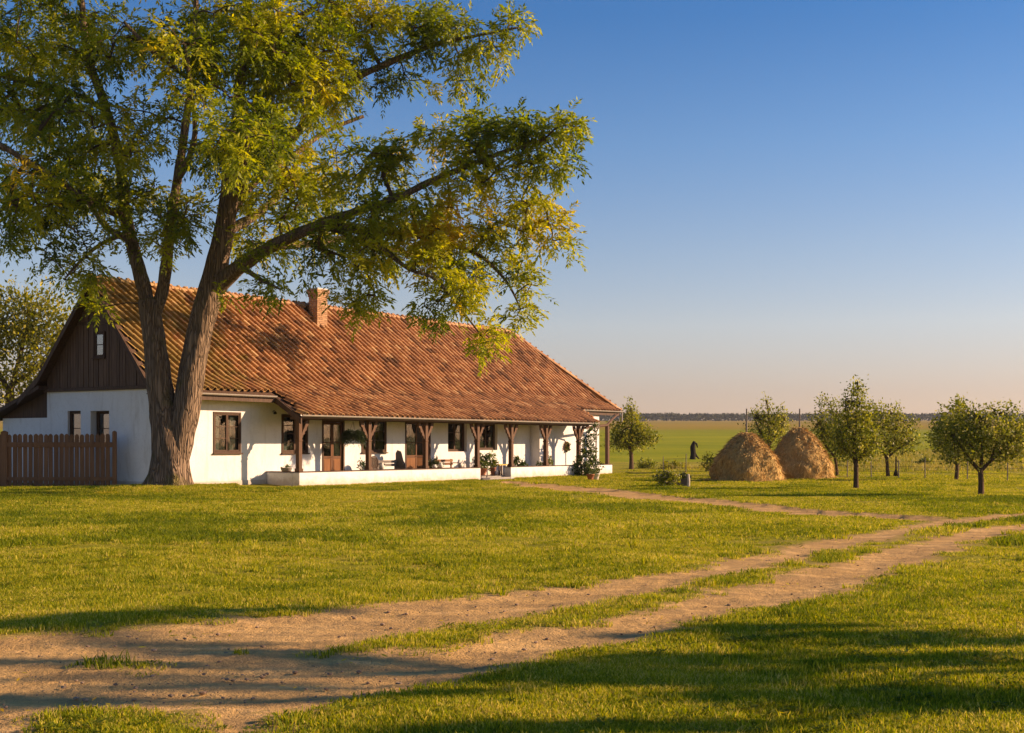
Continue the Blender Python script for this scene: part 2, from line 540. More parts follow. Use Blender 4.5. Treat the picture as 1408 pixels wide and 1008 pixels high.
# outline of the whole bare track (upper edge going left, then lower edge going right)
TRACK = world_poly([(1900, 672), (1600, 692), (1408, 707), (1304, 715), (1204, 732), (1114, 744), (1029, 765), (904, 792), (804, 806), (704, 816), (600, 827), (475, 837),
                    (350, 852), (250, 864), (150, 873), (0, 882), (-300, 900), (-700, 930), (-700, 1300), (0, 1300), (40, 1100), (90, 1008), (85, 985), (140, 981), (200, 979), (262, 977),
                    (285, 990), (285, 1010), (330, 1100), (360, 1010), (370, 985), (450, 970), (550, 956), (640, 940), (704, 917), (769, 897), (819, 890), (879, 880), (929, 865), (984, 852), (1054, 837),
                    (1129, 822), (1179, 805), (1254, 777), (1294, 762), (1354, 745), (1408, 731), (1600, 703), (1900, 679)])
# the strip of grass between the two ruts
MIDDLE = world_poly([(1900, 674), (1600, 695), (1408, 710.5), (1294, 723), (1229, 738), (1129, 762), (1029, 786), (929, 810), (854, 827), (779, 840), (704, 846), (600, 864),
                     (500, 886), (470, 893), (520, 890), (620, 880), (704, 866), (779, 859), (829, 849), (919, 830), (984, 815), (1054, 799), (1129, 781), (1179, 766), (1254, 751), (1329, 731), (1408, 721), (1600, 699), (1900, 677)])
TUFTS = [world_poly([(330, 900), (400, 897), (470, 894), (460, 899), (390, 905)]), world_poly([(100, 917), (160, 912), (230, 918), (160, 923)])]
FOOT = world_poly([(684, 660.5), (720, 662.5), (780, 667.5), (830, 671), (900, 679), (980, 686.5), (1060, 694), (1140, 701.5), (1230, 708), (1310, 713), (1290, 717),
                   (1210, 713), (1130, 708.5), (1050, 703), (970, 695.5), (890, 688), (820, 680), (760, 673.5), (712, 668.5), (684, 665)])

def dirt_at(x, y):
    j1 = (fbm(x * 1.1, y * 1.1, 4) - 0.5) * 1.1
    j2 = (fbm(x * 6.0 + 40, y * 6.0, 3) - 0.5) * 0.40
    w = np.clip(y / 12.0, 0.6, 2.2)
    jit = (j1 * 0.55 + j2) * np.clip(w, 0.6, 1.0)
    d = sdist(x, y, TRACK) + jit
    m = sdist(x, y, MIDDLE) + jit * 0.7 + (fbm(x * 3 + 9, y * 3, 3) - 0.55) * 0.35
    track = np.minimum(d, -m)
    for tf in TUFTS:
        track = np.minimum(track, -(sdist(x, y, tf) + j2 * 1.2 - 0.08))
    foot = sdist(x, y, FOOT) + (fbm(x * 2.3, y * 2.3, 3) - 0.5) * 0.7 - 0.06
    return track, foot

# fan of ground: fine where the camera looks, wider to the sides and behind
APEX = 6.0
inv = np.linspace(1 / 5.2, 1 / 96.0, 430)
ys = np.concatenate([np.linspace(-5.0, 5.0, 14), 1 / inv])
u_in = np.linspace(-0.44, 0.44, 430)
u_out = 0.44 + np.array([0.02, 0.05, 0.1, 0.17, 0.27, 0.4, 0.6, 0.9, 1.3, 1.9])
us = np.concatenate([-u_out[::-1], u_in, u_out])
# near the camera the fan has its apex behind it, so a step to the side still stands on ground
UU, YY = np.meshgrid(us, ys)
XX = UU * (YY + APEX * np.clip(1.2 - YY / 60.0, 0, 1))
tr, ft = dirt_at(XX, YY)
ZZ = height(XX, YY)
rut = np.clip(tr / 0.5, 0, 1)
clods = (fbm(XX * 3.5, YY * 3.5, 4) - 0.5) * 0.026 + (fbm(XX * 18, YY * 18, 3) - 0.5) * 0.020
lawn_b = (fbm(XX * 1.6 + 3, YY * 1.6, 4) - 0.5) * 0.07
near = np.clip((45 - YY) / 25, 0, 1)
ZZ = ZZ + (rut * (-0.035) + np.where(tr > 0, clods * np.clip(tr / 0.25, 0, 1), lawn_b * np.clip(-tr / 0.5, 0, 1))) * near
ZZ = ZZ - 0.06 * np.clip(ft / 0.3, 0, 1)
def ground_z(x, y):
    return height(x, y)

def make_ground_mat(name='ground_cover'):
    t = NT(name)
    co = t.coord("World")
    dirt = t.attr("dirt")
    nb = t.noise(co, 0.28, 4, 0.6)
    nm = t.noise(co, 1.7, 5, 0.62)
    nf = t.noise(co, 14.0, 5, 0.7)
    g = t.ramp(t.math('ADD', t.math('MULTIPLY', nb, 0.55), t.math('ADD', t.math('MULTIPLY', nm, 0.3), t.math('MULTIPLY', nf, 0.30))),
               [(0.34, (0.11, 0.125, 0.008)), (0.50, (0.23, 0.225, 0.012)), (0.64, (0.33, 0.285, 0.02)), (0.80, (0.40, 0.31, 0.07))])
    ns = t.noise(co, 0.9, 5, 0.6)
    nst = t.noise(co, 55.0, 3, 0.7)
    e = t.ramp(t.math('ADD', t.math('MULTIPLY', ns, 0.7), t.math('MULTIPLY', nf, 0.35)),
               [(0.32, (0.45, 0.27, 0.092)), (0.55, (0.65, 0.405, 0.145)), (0.8, (0.80, 0.54, 0.23))])
    e = t.mix(t.ramp(nst, [(0.62, 0.0), (0.72, 1.0)]), e, (0.52, 0.38, 0.24))
    e = t.mix(t.ramp(nst, [(0.25, 0.7), (0.36, 0.0)]), e, (0.17, 0.10, 0.055))
    wo = t.noise(co, 0.55, 5, 0.68)
    g = t.mix(t.math('MULTIPLY', t.ramp(wo, [(0.52, 0.0), (0.68, 1.0)]), 0.6), g, t.mix(nf, (0.22, 0.16, 0.04), (0.40, 0.29, 0.09)))
    nl = t.noise(t.mapping(co, (0.55, 2.2, 1.0), (0, 0, -0.22)), 1.6, 5, 0.65)
    e = t.mix(t.math('MULTIPLY', t.ramp(nl, [(0.42, 1.0), (0.6, 0.0)]), 0.6), e, (0.31, 0.205, 0.095))
    e = t.mix(t.math('MULTIPLY', t.ramp(nl, [(0.58, 0.0), (0.75, 1.0)]), 0.5), e, (0.78, 0.54, 0.30))
    nd = t.noise(co, 3.2, 5, 0.7)
    dry = t.mix(nd, (0.30, 0.20, 0.06), (0.44, 0.32, 0.11))
    g = t.mix(t.math('MULTIPLY', t.ramp(t.math('ADD', dirt, t.math('MULTIPLY', nd, 0.5)), [(0.30, 0.0), (0.55, 1.0)]), 0.75), g, dry)
    dd = t.math('ADD', dirt, t.math('MULTIPLY', t.math('SUBTRACT', nf, 0.5), 0.7))
    col = t.mix(t.ramp(dd, [(0.38, 0.0), (0.62, 1.0)]), g, e)
    h = t.math('ADD', t.math('MULTIPLY', nf, 0.7), t.math('MULTIPLY', nst, 0.35))
    return t.done(t.bsdf(col, 0.95, t.bump(h, 0.9, 0.06), 0.08))
M['ground'] = make_ground_mat()

nr, nc = XX.shape
V = np.stack([XX, YY, ZZ], -1).reshape(-1, 3)
idx = np.arange(nr * nc).reshape(nr, nc)
Q = np.stack([idx[:-1, :-1], idx[:-1, 1:], idx[1:, 1:], idx[1:, :-1]], -1).reshape(-1, 4)
trv, ftv = tr.reshape(-1), ft.reshape(-1)
dirt_v = np.clip(np.maximum(trv / 0.34, ftv / 0.22) * 0.5 + 0.5, 0, 1)
mt = trv[Q].mean(1) > 0
mf = (~mt) & (ftv[Q].mean(1) > 0)
def sub(name, mask):
    q = Q[mask]
    u, invx = np.unique(q, return_inverse=True)
    o = np_mesh(name, V[u], invx.reshape(q.shape), None, M['ground'], None, True)
    a_ = o.data.attributes.new("dirt", 'FLOAT', 'POINT')
    a_.data.foreach_set("value", np.ascontiguousarray(dirt_v[u], dtype=np.float32))
    return tag(o, kind='structure')
sub('ground', ~(mt | mf))
sub('dirt_track', mt)
sub('footpath', mf)

# meadow beyond the yard: one big sheet that climbs gently to the wood on the skyline
def make_meadow_mat():
    t = NT('meadow_cover')
    co = t.coord("World")
    sp = t.n("ShaderNodeSeparateXYZ"); t.l(co, sp.inputs[0])
    n1 = t.noise(t.mapping(co, (0.35, 1.0, 1.0)), 0.035, 5, 0.6)
    n2 = t.noise(t.mapping(co, (0.5, 1.0, 1.0)), 0.4, 5, 0.65)
    n3 = t.noise(co, 2.5, 4, 0.7)
    f = t.math('ADD', t.math('MULTIPLY', n1, 0.5), t.math('ADD', t.math('MULTIPLY', n2, 0.3), t.math('MULTIPLY', n3, 0.25)))
    g = t.ramp(f, [(0.34, (0.13, 0.17, 0.006)), (0.50, (0.22, 0.245, 0.008)), (0.62, (0.31, 0.30, 0.010)), (0.80, (0.40, 0.34, 0.03))])
    # ripe strips farther out
    y = t.math('ADD', sp.outputs["Y"], t.math('MULTIPLY', t.math('SUBTRACT', n1, 0.5), 120.0))
    k = t.math('MULTIPLY', t.math('SUBTRACT', y, 260.0), 1 / 900.0)
    far = t.ramp(k, [(0.0, 0.0), (0.10, 0.35), (0.16, 0.9), (0.30, 0.95), (0.5, 0.85), (0.62, 1.0)])
    fc = t.ramp(k, [(0.0, (0.22, 0.21, 0.012)), (0.12, (0.27, 0.20, 0.022)), (0.35, (0.32, 0.21, 0.032)), (0.65, (0.26, 0.19, 0.025)), (1.0, (0.30, 0.21, 0.035))])
    col = t.mix(far, g, fc)
    return t.done(t.bsdf(col, 0.95, t.bump(n3, 0.6, 0.15), 0.05))
M['meadow'] = make_meadow_mat()
my = np.concatenate([np.linspace(-60, 60, 13), np.linspace(66, 130, 20), 130 * (2600 / 130) ** np.linspace(0.03, 1, 50)])
mx = np.concatenate([-np.geomspace(1800, 20, 26), np.linspace(-15, 15, 7), np.geomspace(20, 1800, 26)])
MX, MY = np.meshgrid(mx, my)
MZ = height(MX, MY) - 0.10
MZ = np.where(MY > 1500, MZ[my.searchsorted(1500), 0] + (MY - 1500) * 0.012, MZ)
vi = np.arange(MX.size).reshape(MX.shape)
mq = np.stack([vi[:-1, :-1], vi[:-1, 1:], vi[1:, 1:], vi[1:, :-1]], -1).reshape(-1, 4)
tag(np_mesh('meadow', np.stack([MX, MY, MZ], -1).reshape(-1, 3), mq, None, M['meadow'], None, True), kind='structure')

# ------------------------------------------------------------------ grass (stuff, one object of scattered patches)
def blade_patch(name, n, rad, hmin, hmax, wid, mat, lean=0.6, seed=1, dry=0.12, tm=0.45):
    r = np.random.default_rng(seed)
    rr = rad * np.sqrt(r.random(n)); th = r.random(n) * 2 * np.pi
    bx, by = rr * np.cos(th), rr * np.sin(th)
    h = hmin + (hmax - hmin) * r.random(n) ** 1.5
    az = r.random(n) * 2 * np.pi
    ln = lean * r.random(n) * h
    lx, ly = ln * np.cos(az), ln * np.sin(az)
    pa = r.random(n) * np.pi
    wx, wy = np.cos(pa) * wid, np.sin(pa) * wid
    z0 = np.full(n, -0.015)
    v = np.stack([np.stack([bx - wx, by - wy, z0], -1), np.stack([bx + wx, by + wy, z0], -1),
                  np.stack([bx + lx * 0.45 + wx * 0.7, by + ly * 0.45 + wy * 0.7, h * 0.62], -1),
                  np.stack([bx + lx * 0.45 - wx * 0.7, by + ly * 0.45 - wy * 0.7, h * 0.62], -1),
                  np.stack([bx + lx + wx * 0.1, by + ly + wy * 0.1, h], -1), np.stack([bx + lx - wx * 0.1, by + ly - wy * 0.1, h], -1)], 1)
    i = np.arange(n)[:, None] * 6
    f = np.concatenate([i + np.array([0, 1, 2, 3]), i + np.array([3, 2, 4, 5])], 0)
    tn = np.clip(r.normal(tm, 0.2, n), 0, 1)
    dryk = r.random(n) < dry
    tn = np.where(dryk, 0.85 + 0.15 * r.random(n), tn)
    o = np_mesh(name, v.reshape(-1, 3), f, np.repeat(tn, 6), mat)
    COL.objects.unlink(o)
    return o

def scatter(name, pts, rotz, scale, patches, mat=None, tilt=None):
    """one object: points that carry instances of the patches"""
    coll = bpy.data.collections.new(name + "_patches")
    for p in patches: coll.objects.link(p)
    me = bpy.data.meshes.new(name)
    me.vertices.add(len(pts))
    me.vertices.foreach_set("co", np.ascontiguousarray(pts, dtype=np.float32).ravel())
    a1 = me.attributes.new("rz", 'FLOAT_VECTOR', 'POINT')
    rv = np.zeros((len(pts), 3), np.float32); rv[:, 2] = rotz
    if tilt is not None: rv[:, 0] = tilt
    a1.data.foreach_set("vector", rv.ravel())
    a2 = me.attributes.new("sc", 'FLOAT_VECTOR', 'POINT')
    sc = np.ascontiguousarray(scale, dtype=np.float32)
    if sc.ndim == 1: sc = np.repeat(sc[:, None], 3, 1)
    a2.data.foreach_set("vector", np.ascontiguousarray(sc).ravel())
    me.update()
    o = bpy.data.objects.new(name, me)
    link(o)
    ng = bpy.data.node_groups.new(name + "_scatter", 'GeometryNodeTree')
    ng.interface.new_socket("Geometry", in_out='INPUT', socket_type='NodeSocketGeometry')
    ng.interface.new_socket("Geometry", in_out='OUTPUT', socket_type='NodeSocketGeometry')
    gi = ng.nodes.new("NodeGroupInput"); go = ng.nodes.new("NodeGroupOutput")
    ci = ng.nodes.new("GeometryNodeCollectionInfo")
    ci.inputs[0].default_value = coll
    ci.inputs[1].default_value = True; ci.inputs[2].default_value = True
    io = ng.nodes.new("GeometryNodeInstanceOnPoints")
    io.inputs["Pick Instance"].default_value = True
    na = ng.nodes.new("GeometryNodeInputNamedAttribute"); na.data_type = 'FLOAT_VECTOR'; na.inputs[0].default_value = "rz"
    nb = ng.nodes.new("GeometryNodeInputNamedAttribute"); nb.data_type = 'FLOAT_VECTOR'; nb.inputs[0].default_value = "sc"
    ng.links.new(gi.outputs[0], io.inputs["Points"])
    ng.links.new(ci.outputs[0], io.inputs["Instance"])
    ng.links.new(na.outputs[0], io.inputs["Rotation"])
    ng.links.new(nb.outputs[0], io.inputs["Scale"])
    ng.links.new(io.outputs[0], go.inputs[0])
    md = o.modifiers.new("scatter", 'NODES'); md.node_group = ng
    return tag(o, kind='stuff')

lawn_patches = [blade_patch('lawn_patch', 90, 0.17, 0.012, 0.042, 0.0040, M['blade'], 0.9, 11 + i, 0.10 + 0.05 * i) for i in range(5)]
def lawn_points(n, y0, y1, umax, power):
    q = RNG.random(n)
    # spread evenly per picture row near the camera
    inv0, inv1 = 1 / y0 ** power, 1 / y1 ** power
    y = (inv0 + (inv1 - inv0) * q) ** (-1 / power)
    x = (RNG.random(n) * 2 - 1) * (umax * y + 4.5)
    return x, y
def house_clear(x, y):
    dx, dy = x - C0.x, y - C0.y
    a = dx * WX + dy * WY; p = dx * WY - dy * WX
    return ~(((a > -0.5) & (a < 34.3) & (p < 2.0)) | ((a > 3.2) & (a < 34.3) & (p < 2.35) & (p > 0)) | ((a > -0.2) & (p < 0.35)))
def on_grid(x, y):
    """true surface height incl. small bumps"""
    t_, f_ = dirt_at(x, y)
    z = height(x, y)
    nearf = np.clip((45 - y) / 25, 0, 1)
    z = z + np.where(t_ > 0, -0.02, (fbm(x * 1.6 + 3, y * 1.6, 4) - 0.5) * 0.07 * np.clip(-t_ / 0.5, 0, 1)) * nearf
    return z, t_, f_
px_, py_, pz_, ps_ = [], [], [], []
for n, y0, y1, pw, s0 in ((80000, 5.6, 26.0, 1.3, 1.0), (28000, 22.0, 60.0, 0.9, 1.9), (9000, 50.0, 92.0, 0.5, 3.0)):
    x, y = lawn_points(n, y0, y1, 0.44, pw)
    z, t_, f_ = on_grid(x, y)
    k = (t_ < 0.06 - 0.25 * (s0 - 1)) & (f_ < -0.03 - 0.15 * (s0 - 1)) & house_clear(x, y)
    # thin along the edges of the track and in worn spots
    worn = fbm(x * 0.5 + 11, y * 0.5, 4)
    k &= RNG.random(n) < np.clip(0.22 + (-t_) * 1.1, 0, 1)
    k &= RNG.random(n) < np.clip(2.9 - worn * 4.2, 0.18, 1)
    x, y, z = x[k], y[k], z[k]
    patchy = fbm(x * 0.8, y * 0.8, 4)
    px_.append(x); py_.append(y); pz_.append(z)
    sh = s0 * (0.65 + 0.6 * RNG.random(len(x)))
    vert = (0.55 + 1.3 * np.clip(patchy - 0.25, 0, 1)) * (1.0 if s0 == 1 else (0.75 if s0 < 2.5 else 0.6))
    ps_.append(np.stack([sh, sh, sh * vert], -1))
gx, gy, gz = map(np.concatenate, (px_, py_, pz_)); gs = np.concatenate(ps_)
scatter('grass', np.stack([gx, gy, gz], -1), RNG.random(len(gx)) * 6.28, gs, lawn_patches)

tuft_patches = [blade_patch('lawn_tuft', 46, 0.10, 0.03, 0.085, 0.006, M['blade'], 1.0, 51 + i, 0.06 + 0.2 * (i % 2)) for i in range(4)]
x, y = lawn_points(12500, 5.6, 34.0, 0.44, 1.3)
z, t_, f_ = on_grid(x, y)
k = (t_ < 0.05) & (f_ < -0.03) & house_clear(x, y) & (RNG.random(len(x)) < np.clip(3.2 * (fbm(x * 0.45 + 31, y * 0.45, 4) - 0.34) + 0.25 * (np.abs(t_) < 0.25), 0.06, 1))
x, y, z = x[k], y[k], z[k]
s = (0.55 + 0.7 * RNG.random(len(x)) ** 2) * np.clip(y / 16, 0.8, 1.4)
scatter('grass_tufts', np.stack([x, y, z], -1), RNG.random(len(x)) * 6.28, s, tuft_patches)
# low broad leaved weeds pressed to the lawn
def weed_patch(name, seed):
    r = np.random.default_rng(seed); n = 26
    th = r.random(n) * 6.28; rr = r.random(n) * 0.10
    p = np.stack([rr * np.cos(th), rr * np.sin(th), 0.005 + 0.03 * r.random(n)], -1)
    d = np.stack([np.cos(th), np.sin(th), r.uniform(-0.05, 0.5, n)], -1); d /= np.linalg.norm(d, axis=1, keepdims=True)
    L = 0.04 + 0.05 * r.random(n)
    sd = np.stack([-d[:, 1], d[:, 0], 0 * th], -1)
    mid = p + d * L[:, None] * 0.5
    v = np.stack([p, mid + sd * L[:, None] * .22, p + d * L[:, None], mid - sd * L[:, None] * .22], 1)
    o = np_mesh(name, v.reshape(-1, 3), np.arange(n)[:, None] * 4 + np.array([0, 1, 2, 3]), np.repeat(np.clip(r.normal(.25, .15, n), 0, 1), 4), M['blade'])
    COL.objects.unlink(o); return o
x, y = lawn_points(5000, 5.6, 22.0, 0.44, 1.3)
z, t_, f_ = on_grid(x, y)
k = (t_ < 0.12) & (f_ < 0) & house_clear(x, y) & (RNG.random(len(x)) < np.clip(3.0 * (fbm(x * 0.7 + 5, y * 0.7, 4) - 0.42) + 0.25 * (np.abs(t_) < 0.3), 0.03, 1))
x, y, z = x[k], y[k], z[k]
scatter('lawn_weeds', np.stack([x, y, z + 0.015], -1), RNG.random(len(x)) * 6.28, 0.35 + 0.4 * RNG.random(len(x)), [weed_patch('weed_patch', 70 + i) for i in range(3)])

# patchy longer grass, shade painted into its dark tint, mostly near tree and house
rank_patches = [blade_patch('shade_tint_patch', 80, 0.18, 0.02, 0.065, 0.0048, M['blade'], 1.0, 61 + i, 0.05, 0.17) for i in range(3)]
xs_, ys_, ss_ = [], [], []
for n, y0, y1, pw, s0 in ((19000, 5.6, 24.0, 1.3, 1.0), (16000, 20.0, 62.0, 0.7, 2.2)):
    x, y = lawn_points(n, y0, y1, 0.44, pw)
    t_, f_ = dirt_at(x, y)
    dxh, dyh = x - C0.x, y - C0.y
    p_h = dxh * WY - dyh * WX
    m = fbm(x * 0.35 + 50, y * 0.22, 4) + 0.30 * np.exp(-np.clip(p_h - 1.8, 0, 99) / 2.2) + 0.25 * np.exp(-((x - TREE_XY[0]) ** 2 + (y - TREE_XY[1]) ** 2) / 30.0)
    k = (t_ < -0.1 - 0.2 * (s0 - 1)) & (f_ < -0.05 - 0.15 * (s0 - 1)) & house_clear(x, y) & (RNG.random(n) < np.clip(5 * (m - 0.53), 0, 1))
    xs_.append(x[k]); ys_.append(y[k]); ss_.append(s0 * (0.6 + 0.6 * RNG.random(k.sum())))
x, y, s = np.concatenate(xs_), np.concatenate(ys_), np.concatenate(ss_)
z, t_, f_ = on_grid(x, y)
scatter('shade_tint_grass', np.stack([x, y, z], -1), RNG.random(len(x)) * 6.28, np.stack([s, s, np.clip(s, 0.6, 1.5)], -1), rank_patches)
# yellow leaves fallen round the ash tree and blown over the lawn
def litter(name, seed):
    r = np.random.default_rng(seed); n = 5
    p = np.stack([r.normal(0, .14, n), r.normal(0, .14, n), 0.02 + 0.03 * r.random(n)], -1)
    th = r.random(n) * 6.28; d = np.stack([np.cos(th), np.sin(th), r.uniform(-.2, .4, n)], -1)
    sd = np.stack([-np.sin(th), np.cos(th), r.uniform(-.3, .3, n)], -1); L = 0.03 + 0.03 * r.random(n)
    v = np.stack([p, p + d * L[:, None] * .5 + sd * L[:, None] * .2, p + d * L[:, None], p + d * L[:, None] * .5 - sd * L[:, None] * .2], 1)
    o = np_mesh(name, v.reshape(-1, 3), np.arange(n)[:, None] * 4 + np.array([0, 1, 2, 3]), np.repeat(0.72 + 0.28 * r.random(n), 4), M['leaf'])
    COL.objects.unlink(o); return o
n = 2600
rr = np.abs(RNG.normal(0, 7.5, n)); th = RNG.random(n) * 6.28
x = TREE_XY[0] - 1.0 + rr * np.cos(th); y = TREE_XY[1] - 3.0 + rr * np.sin(th)
x2, y2 = lawn_points(260, 5.8, 40.0, 0.44, 0.8)
x, y = np.concatenate([x, x2]), np.concatenate([y, y2])
z, t_, f_ = on_grid(x, y)
k = house_clear(x, y) & (y > 5)
x, y, z = x[k], y[k], z[k]
scatter('fallen_leaves', np.stack([x, y, z], -1), RNG.random(len(x)) * 6.28, 0.7 + 0.5 * RNG.random(len(x)), [litter('litter', 90 + i) for i in range(4)])
# lusher, longer grass round the trunk and along the foot of the walls
n = 2600
rr = 0.75 + np.abs(RNG.normal(0, 1.1, n)); th = RNG.random(n) * 6.28
x = TREE_XY[0] + rr * np.cos(th); y = TREE_XY[1] + rr * np.sin(th)
aa = np.concatenate([RNG.uniform(0, 4, 260), RNG.uniform(4.6, 33, 1700)]); pp = np.concatenate([RNG.uniform(0.03, 0.25, 260), 1.84 + np.abs(RNG.normal(0, .14, 1700))])
gate = (aa > A(655, 1.8)) & (aa < A(706, 1.8))
aa, pp = aa[~gate], pp[~gate]
x = np.concatenate([x, C0.x + aa * WX + pp * WY]); y = np.concatenate([y, C0.y + aa * WY - pp * WX])
z = height(x, y)
scatter('edge_grass', np.stack([x, y, z], -1), RNG.random(len(x)) * 6.28, 0.7 + 1.0 * RNG.random(len(x)) ** 2, tuft_patches)

# rough taller grass of the meadow behind the yard
rough_patches = [blade_patch('meadow_patch', 70, 0.5, 0.10, 0.38, 0.010, M['tall_blade'], 0.8, 31 + i, 0.2 + 0.22 * i) for i in range(4)]
n = 16000
y = 74 + (260 - 74) * RNG.random(n) ** 1.7
x = (RNG.random(n) * 2 - 1) * (0.43 * y) + 0.02 * y
edge = 82 - np.clip((x - 6) * 0.75, 0, 20)          # the yard ends nearer on the right
k = (y > edge + 2 * (fbm(x * 0.3, y * 0.3) - 0.5)) & house_clear(x, y)
k &= RNG.random(n) < np.clip(2.2 * (fbm(x * 0.06 + 2, y * 0.12, 4) - 0.28), 0.12, 1)
x, y = x[k], y[k]
z = height(x, y)
s = 0.7 + 0.9 * RNG.random(len(x)) + np.clip((y - 120) / 140, 0, 1.2)
scatter('meadow_grass', np.stack([x, y, z], -1), RNG.random(len(x)) * 6.28, np.stack([s, s, s * 0.75], -1), rough_patches)

# small stones and clods lying on the track
def stone_mesh(seed):
    bm = bmesh.new(); bmesh.ops.create_icosphere(bm, subdivisions=1, radius=0.5)
    r = random.Random(seed)
    for v in bm.verts:
        v.co *= 0.7 + 0.6 * r.random(); v.co.z *= 0.55
    me = bpy.data.meshes.new("pebble"); bm.to_mesh(me); bm.free()
    me.materials.append(M['clod'])
    o = bpy.data.objects.new("pebble", me)
    return o
t_ = NT('clod'); nz_ = t_.noise(t_.coord("World"), 9.0, 3)
M['clod'] = t_.done(t_.bsdf(t_.ramp(nz_, [(0.3, (0.17, 0.11, 0.07)), (0.7, (0.34, 0.25, 0.17))]), 0.95, None, 0.1))
n = 16000
x, y = lawn_points(n, 5.8, 26, 0.44, 1.3)
z, t_, f_ = on_grid(x, y)
k = (t_ > 0.02) & (RNG.random(n) < np.clip(1.3 - t_ * 1.1, 0.25, 1))
x, y, z = x[k], y[k], z[k]
s = 0.008 + 0.040 * RNG.random(len(x)) ** 5
scatter('pebbles', np.stack([x, y, z], -1), RNG.random(len(x)) * 6.28, s, [stone_mesh(i) for i in range(4)])
# ------------------------------------------------------------------ foliage generators
def unit(v):
    return v / (np.linalg.norm(v, axis=-1, keepdims=True) + 1e-9)

def rand_dirs(n):
    return unit(RNG.normal(size=(n, 3)))

def leaf_quads(pos, axis, length, width, nbias=0.6):
    """diamond leaves: base, side, tip, side (folded a little along the rib)"""
    n = len(pos)
    nor = unit(rand_dirs(n) + np.array([0, 0, nbias]))
    axis = unit(axis)
    side = unit(np.cross(nor, axis))
    up = np.cross(axis, side)
    L = np.asarray(length).reshape(-1, 1) if np.ndim(length) else length
    W = np.asarray(width).reshape(-1, 1) if np.ndim(width) else width
    mid = pos + axis * L * 0.45
    v = np.stack([pos, mid + side * W * 0.5 + up * W * 0.12, pos + axis * L, mid - side * W * 0.5 + up * W * 0.12], 1)
    f = np.arange(n)[:, None] * 4 + np.array([0, 1, 2, 3])
    return v.reshape(-1, 3), f

def ell_points(n, c, r, shell=0.35):
    d = rand_dirs(n)
    q = RNG.random((n, 1)) ** (1 / 3)
    q = shell + (1 - shell) * q
    return np.asarray(c) + d * q * np.asarray(r), d

def simple_crown(name, blobs, n_per, leaf, mat, parent=None, tint=(0.45, 0.2), clump=0.0, up=0.2, wratio=0.5, kind=None):
    """crown of single leaves; blobs = (centre, radii) ellipsoids filled with little clumps of leaves"""
    P, D, T = [], [], []
    vol = [r[0] * r[1] * r[2] for c, r in blobs]
    tot = sum(v ** 0.67 for v in vol)
    for (c, r), v in zip(blobs, vol):
        n = max(8, int(n_per * v ** 0.67 / tot))
        if clump > 0:
            m = max(3, n // 9)
            cc, cd = ell_points(m, c, r, 0.2)
            stray = RNG.random(m) < 0.34
            cc[stray] = np.asarray(c) + (cc[stray] - np.asarray(c)) * (1.12 + 0.5 * RNG.random((stray.sum(), 1)))
            k = RNG.integers(0, m, n)
            p = cc[k] + RNG.normal(size=(n, 3)) * clump
            d = unit(cd[k] * 0.7 + RNG.normal(size=(n, 3)) * 0.7 + np.array([0, 0, up]))
            tt = np.clip(RNG.normal(tint[0], tint[1], m)[k] + RNG.normal(0, 0.1, n), 0, 1)
        else:
            p, cd = ell_points(n, c, r, 0.2)
            d = unit(cd * 0.6 + RNG.normal(size=(n, 3)) * 0.8 + np.array([0, 0, up]))
            tt = np.clip(RNG.normal(tint[0], tint[1], n), 0, 1)
        P.append(p); D.append(d); T.append(tt)
    P, D, T = np.concatenate(P), np.concatenate(D), np.concatenate(T)
    L = leaf * (0.6 + 0.8 * RNG.random(len(P)))
    v, f = leaf_quads(P, D, L, L * wratio, 0.5)
    o = np_mesh(name, v, f, np.repeat(T, 4), mat, parent)
    if kind: o["kind"] = kind
    return o

# ------------------------------------------------------------------ the farmhouse
house = thing("farmhouse", "long whitewashed farmhouse with red tiled roof, timber porch and dark boarded gable", "house", C0, HROT)

RIDGE_A1 = A(702, -3.1)
EAVE_A1 = A(853, 0.8)
WALL_A1 = A(823.8, 0.6)
WING_A0 = A(742, 0.6)
PORCH_A0 = A(414, 2.15)
PORCH_T = A(795, 0.8)
PORCH_B = A(820, 2.15)
HW = 6.2
VERGE = -0.42

# --- walls: boxes around the openings; frame matrix maps (u along, d inward, z)
def fr_front(p=0.0):
    return Matrix(((1, 0, 0, 0), (0, 1, 0, -p), (0, 0, 1, 0), (0, 0, 0, 1)))
def fr_gable(a=0.0):
    return Matrix(((0, 1, 0, a), (1, 0, 0, 0), (0, 0, 1, 0), (0, 0, 0, 1)))

def wall_boxes(mb, F, u0, u1, z0, z1, th, openings):
    us_ = sorted({u0, u1} | {o[0] for o in openings} | {o[1] for o in openings})
    for a, b in zip(us_[:-1], us_[1:]):
        col = sorted([(o[2], o[3]) for o in openings if o[0] < (a + b) / 2 < o[1]])
        z = z0
        for oz0, oz1 in col:
            if oz0 - z > 1e-4: mb.box(a, 0, z, b, th, oz0, F)
            z = oz1
        if z1 - z > 1e-4: mb.box(a, 0, z, b, th, z1, F)

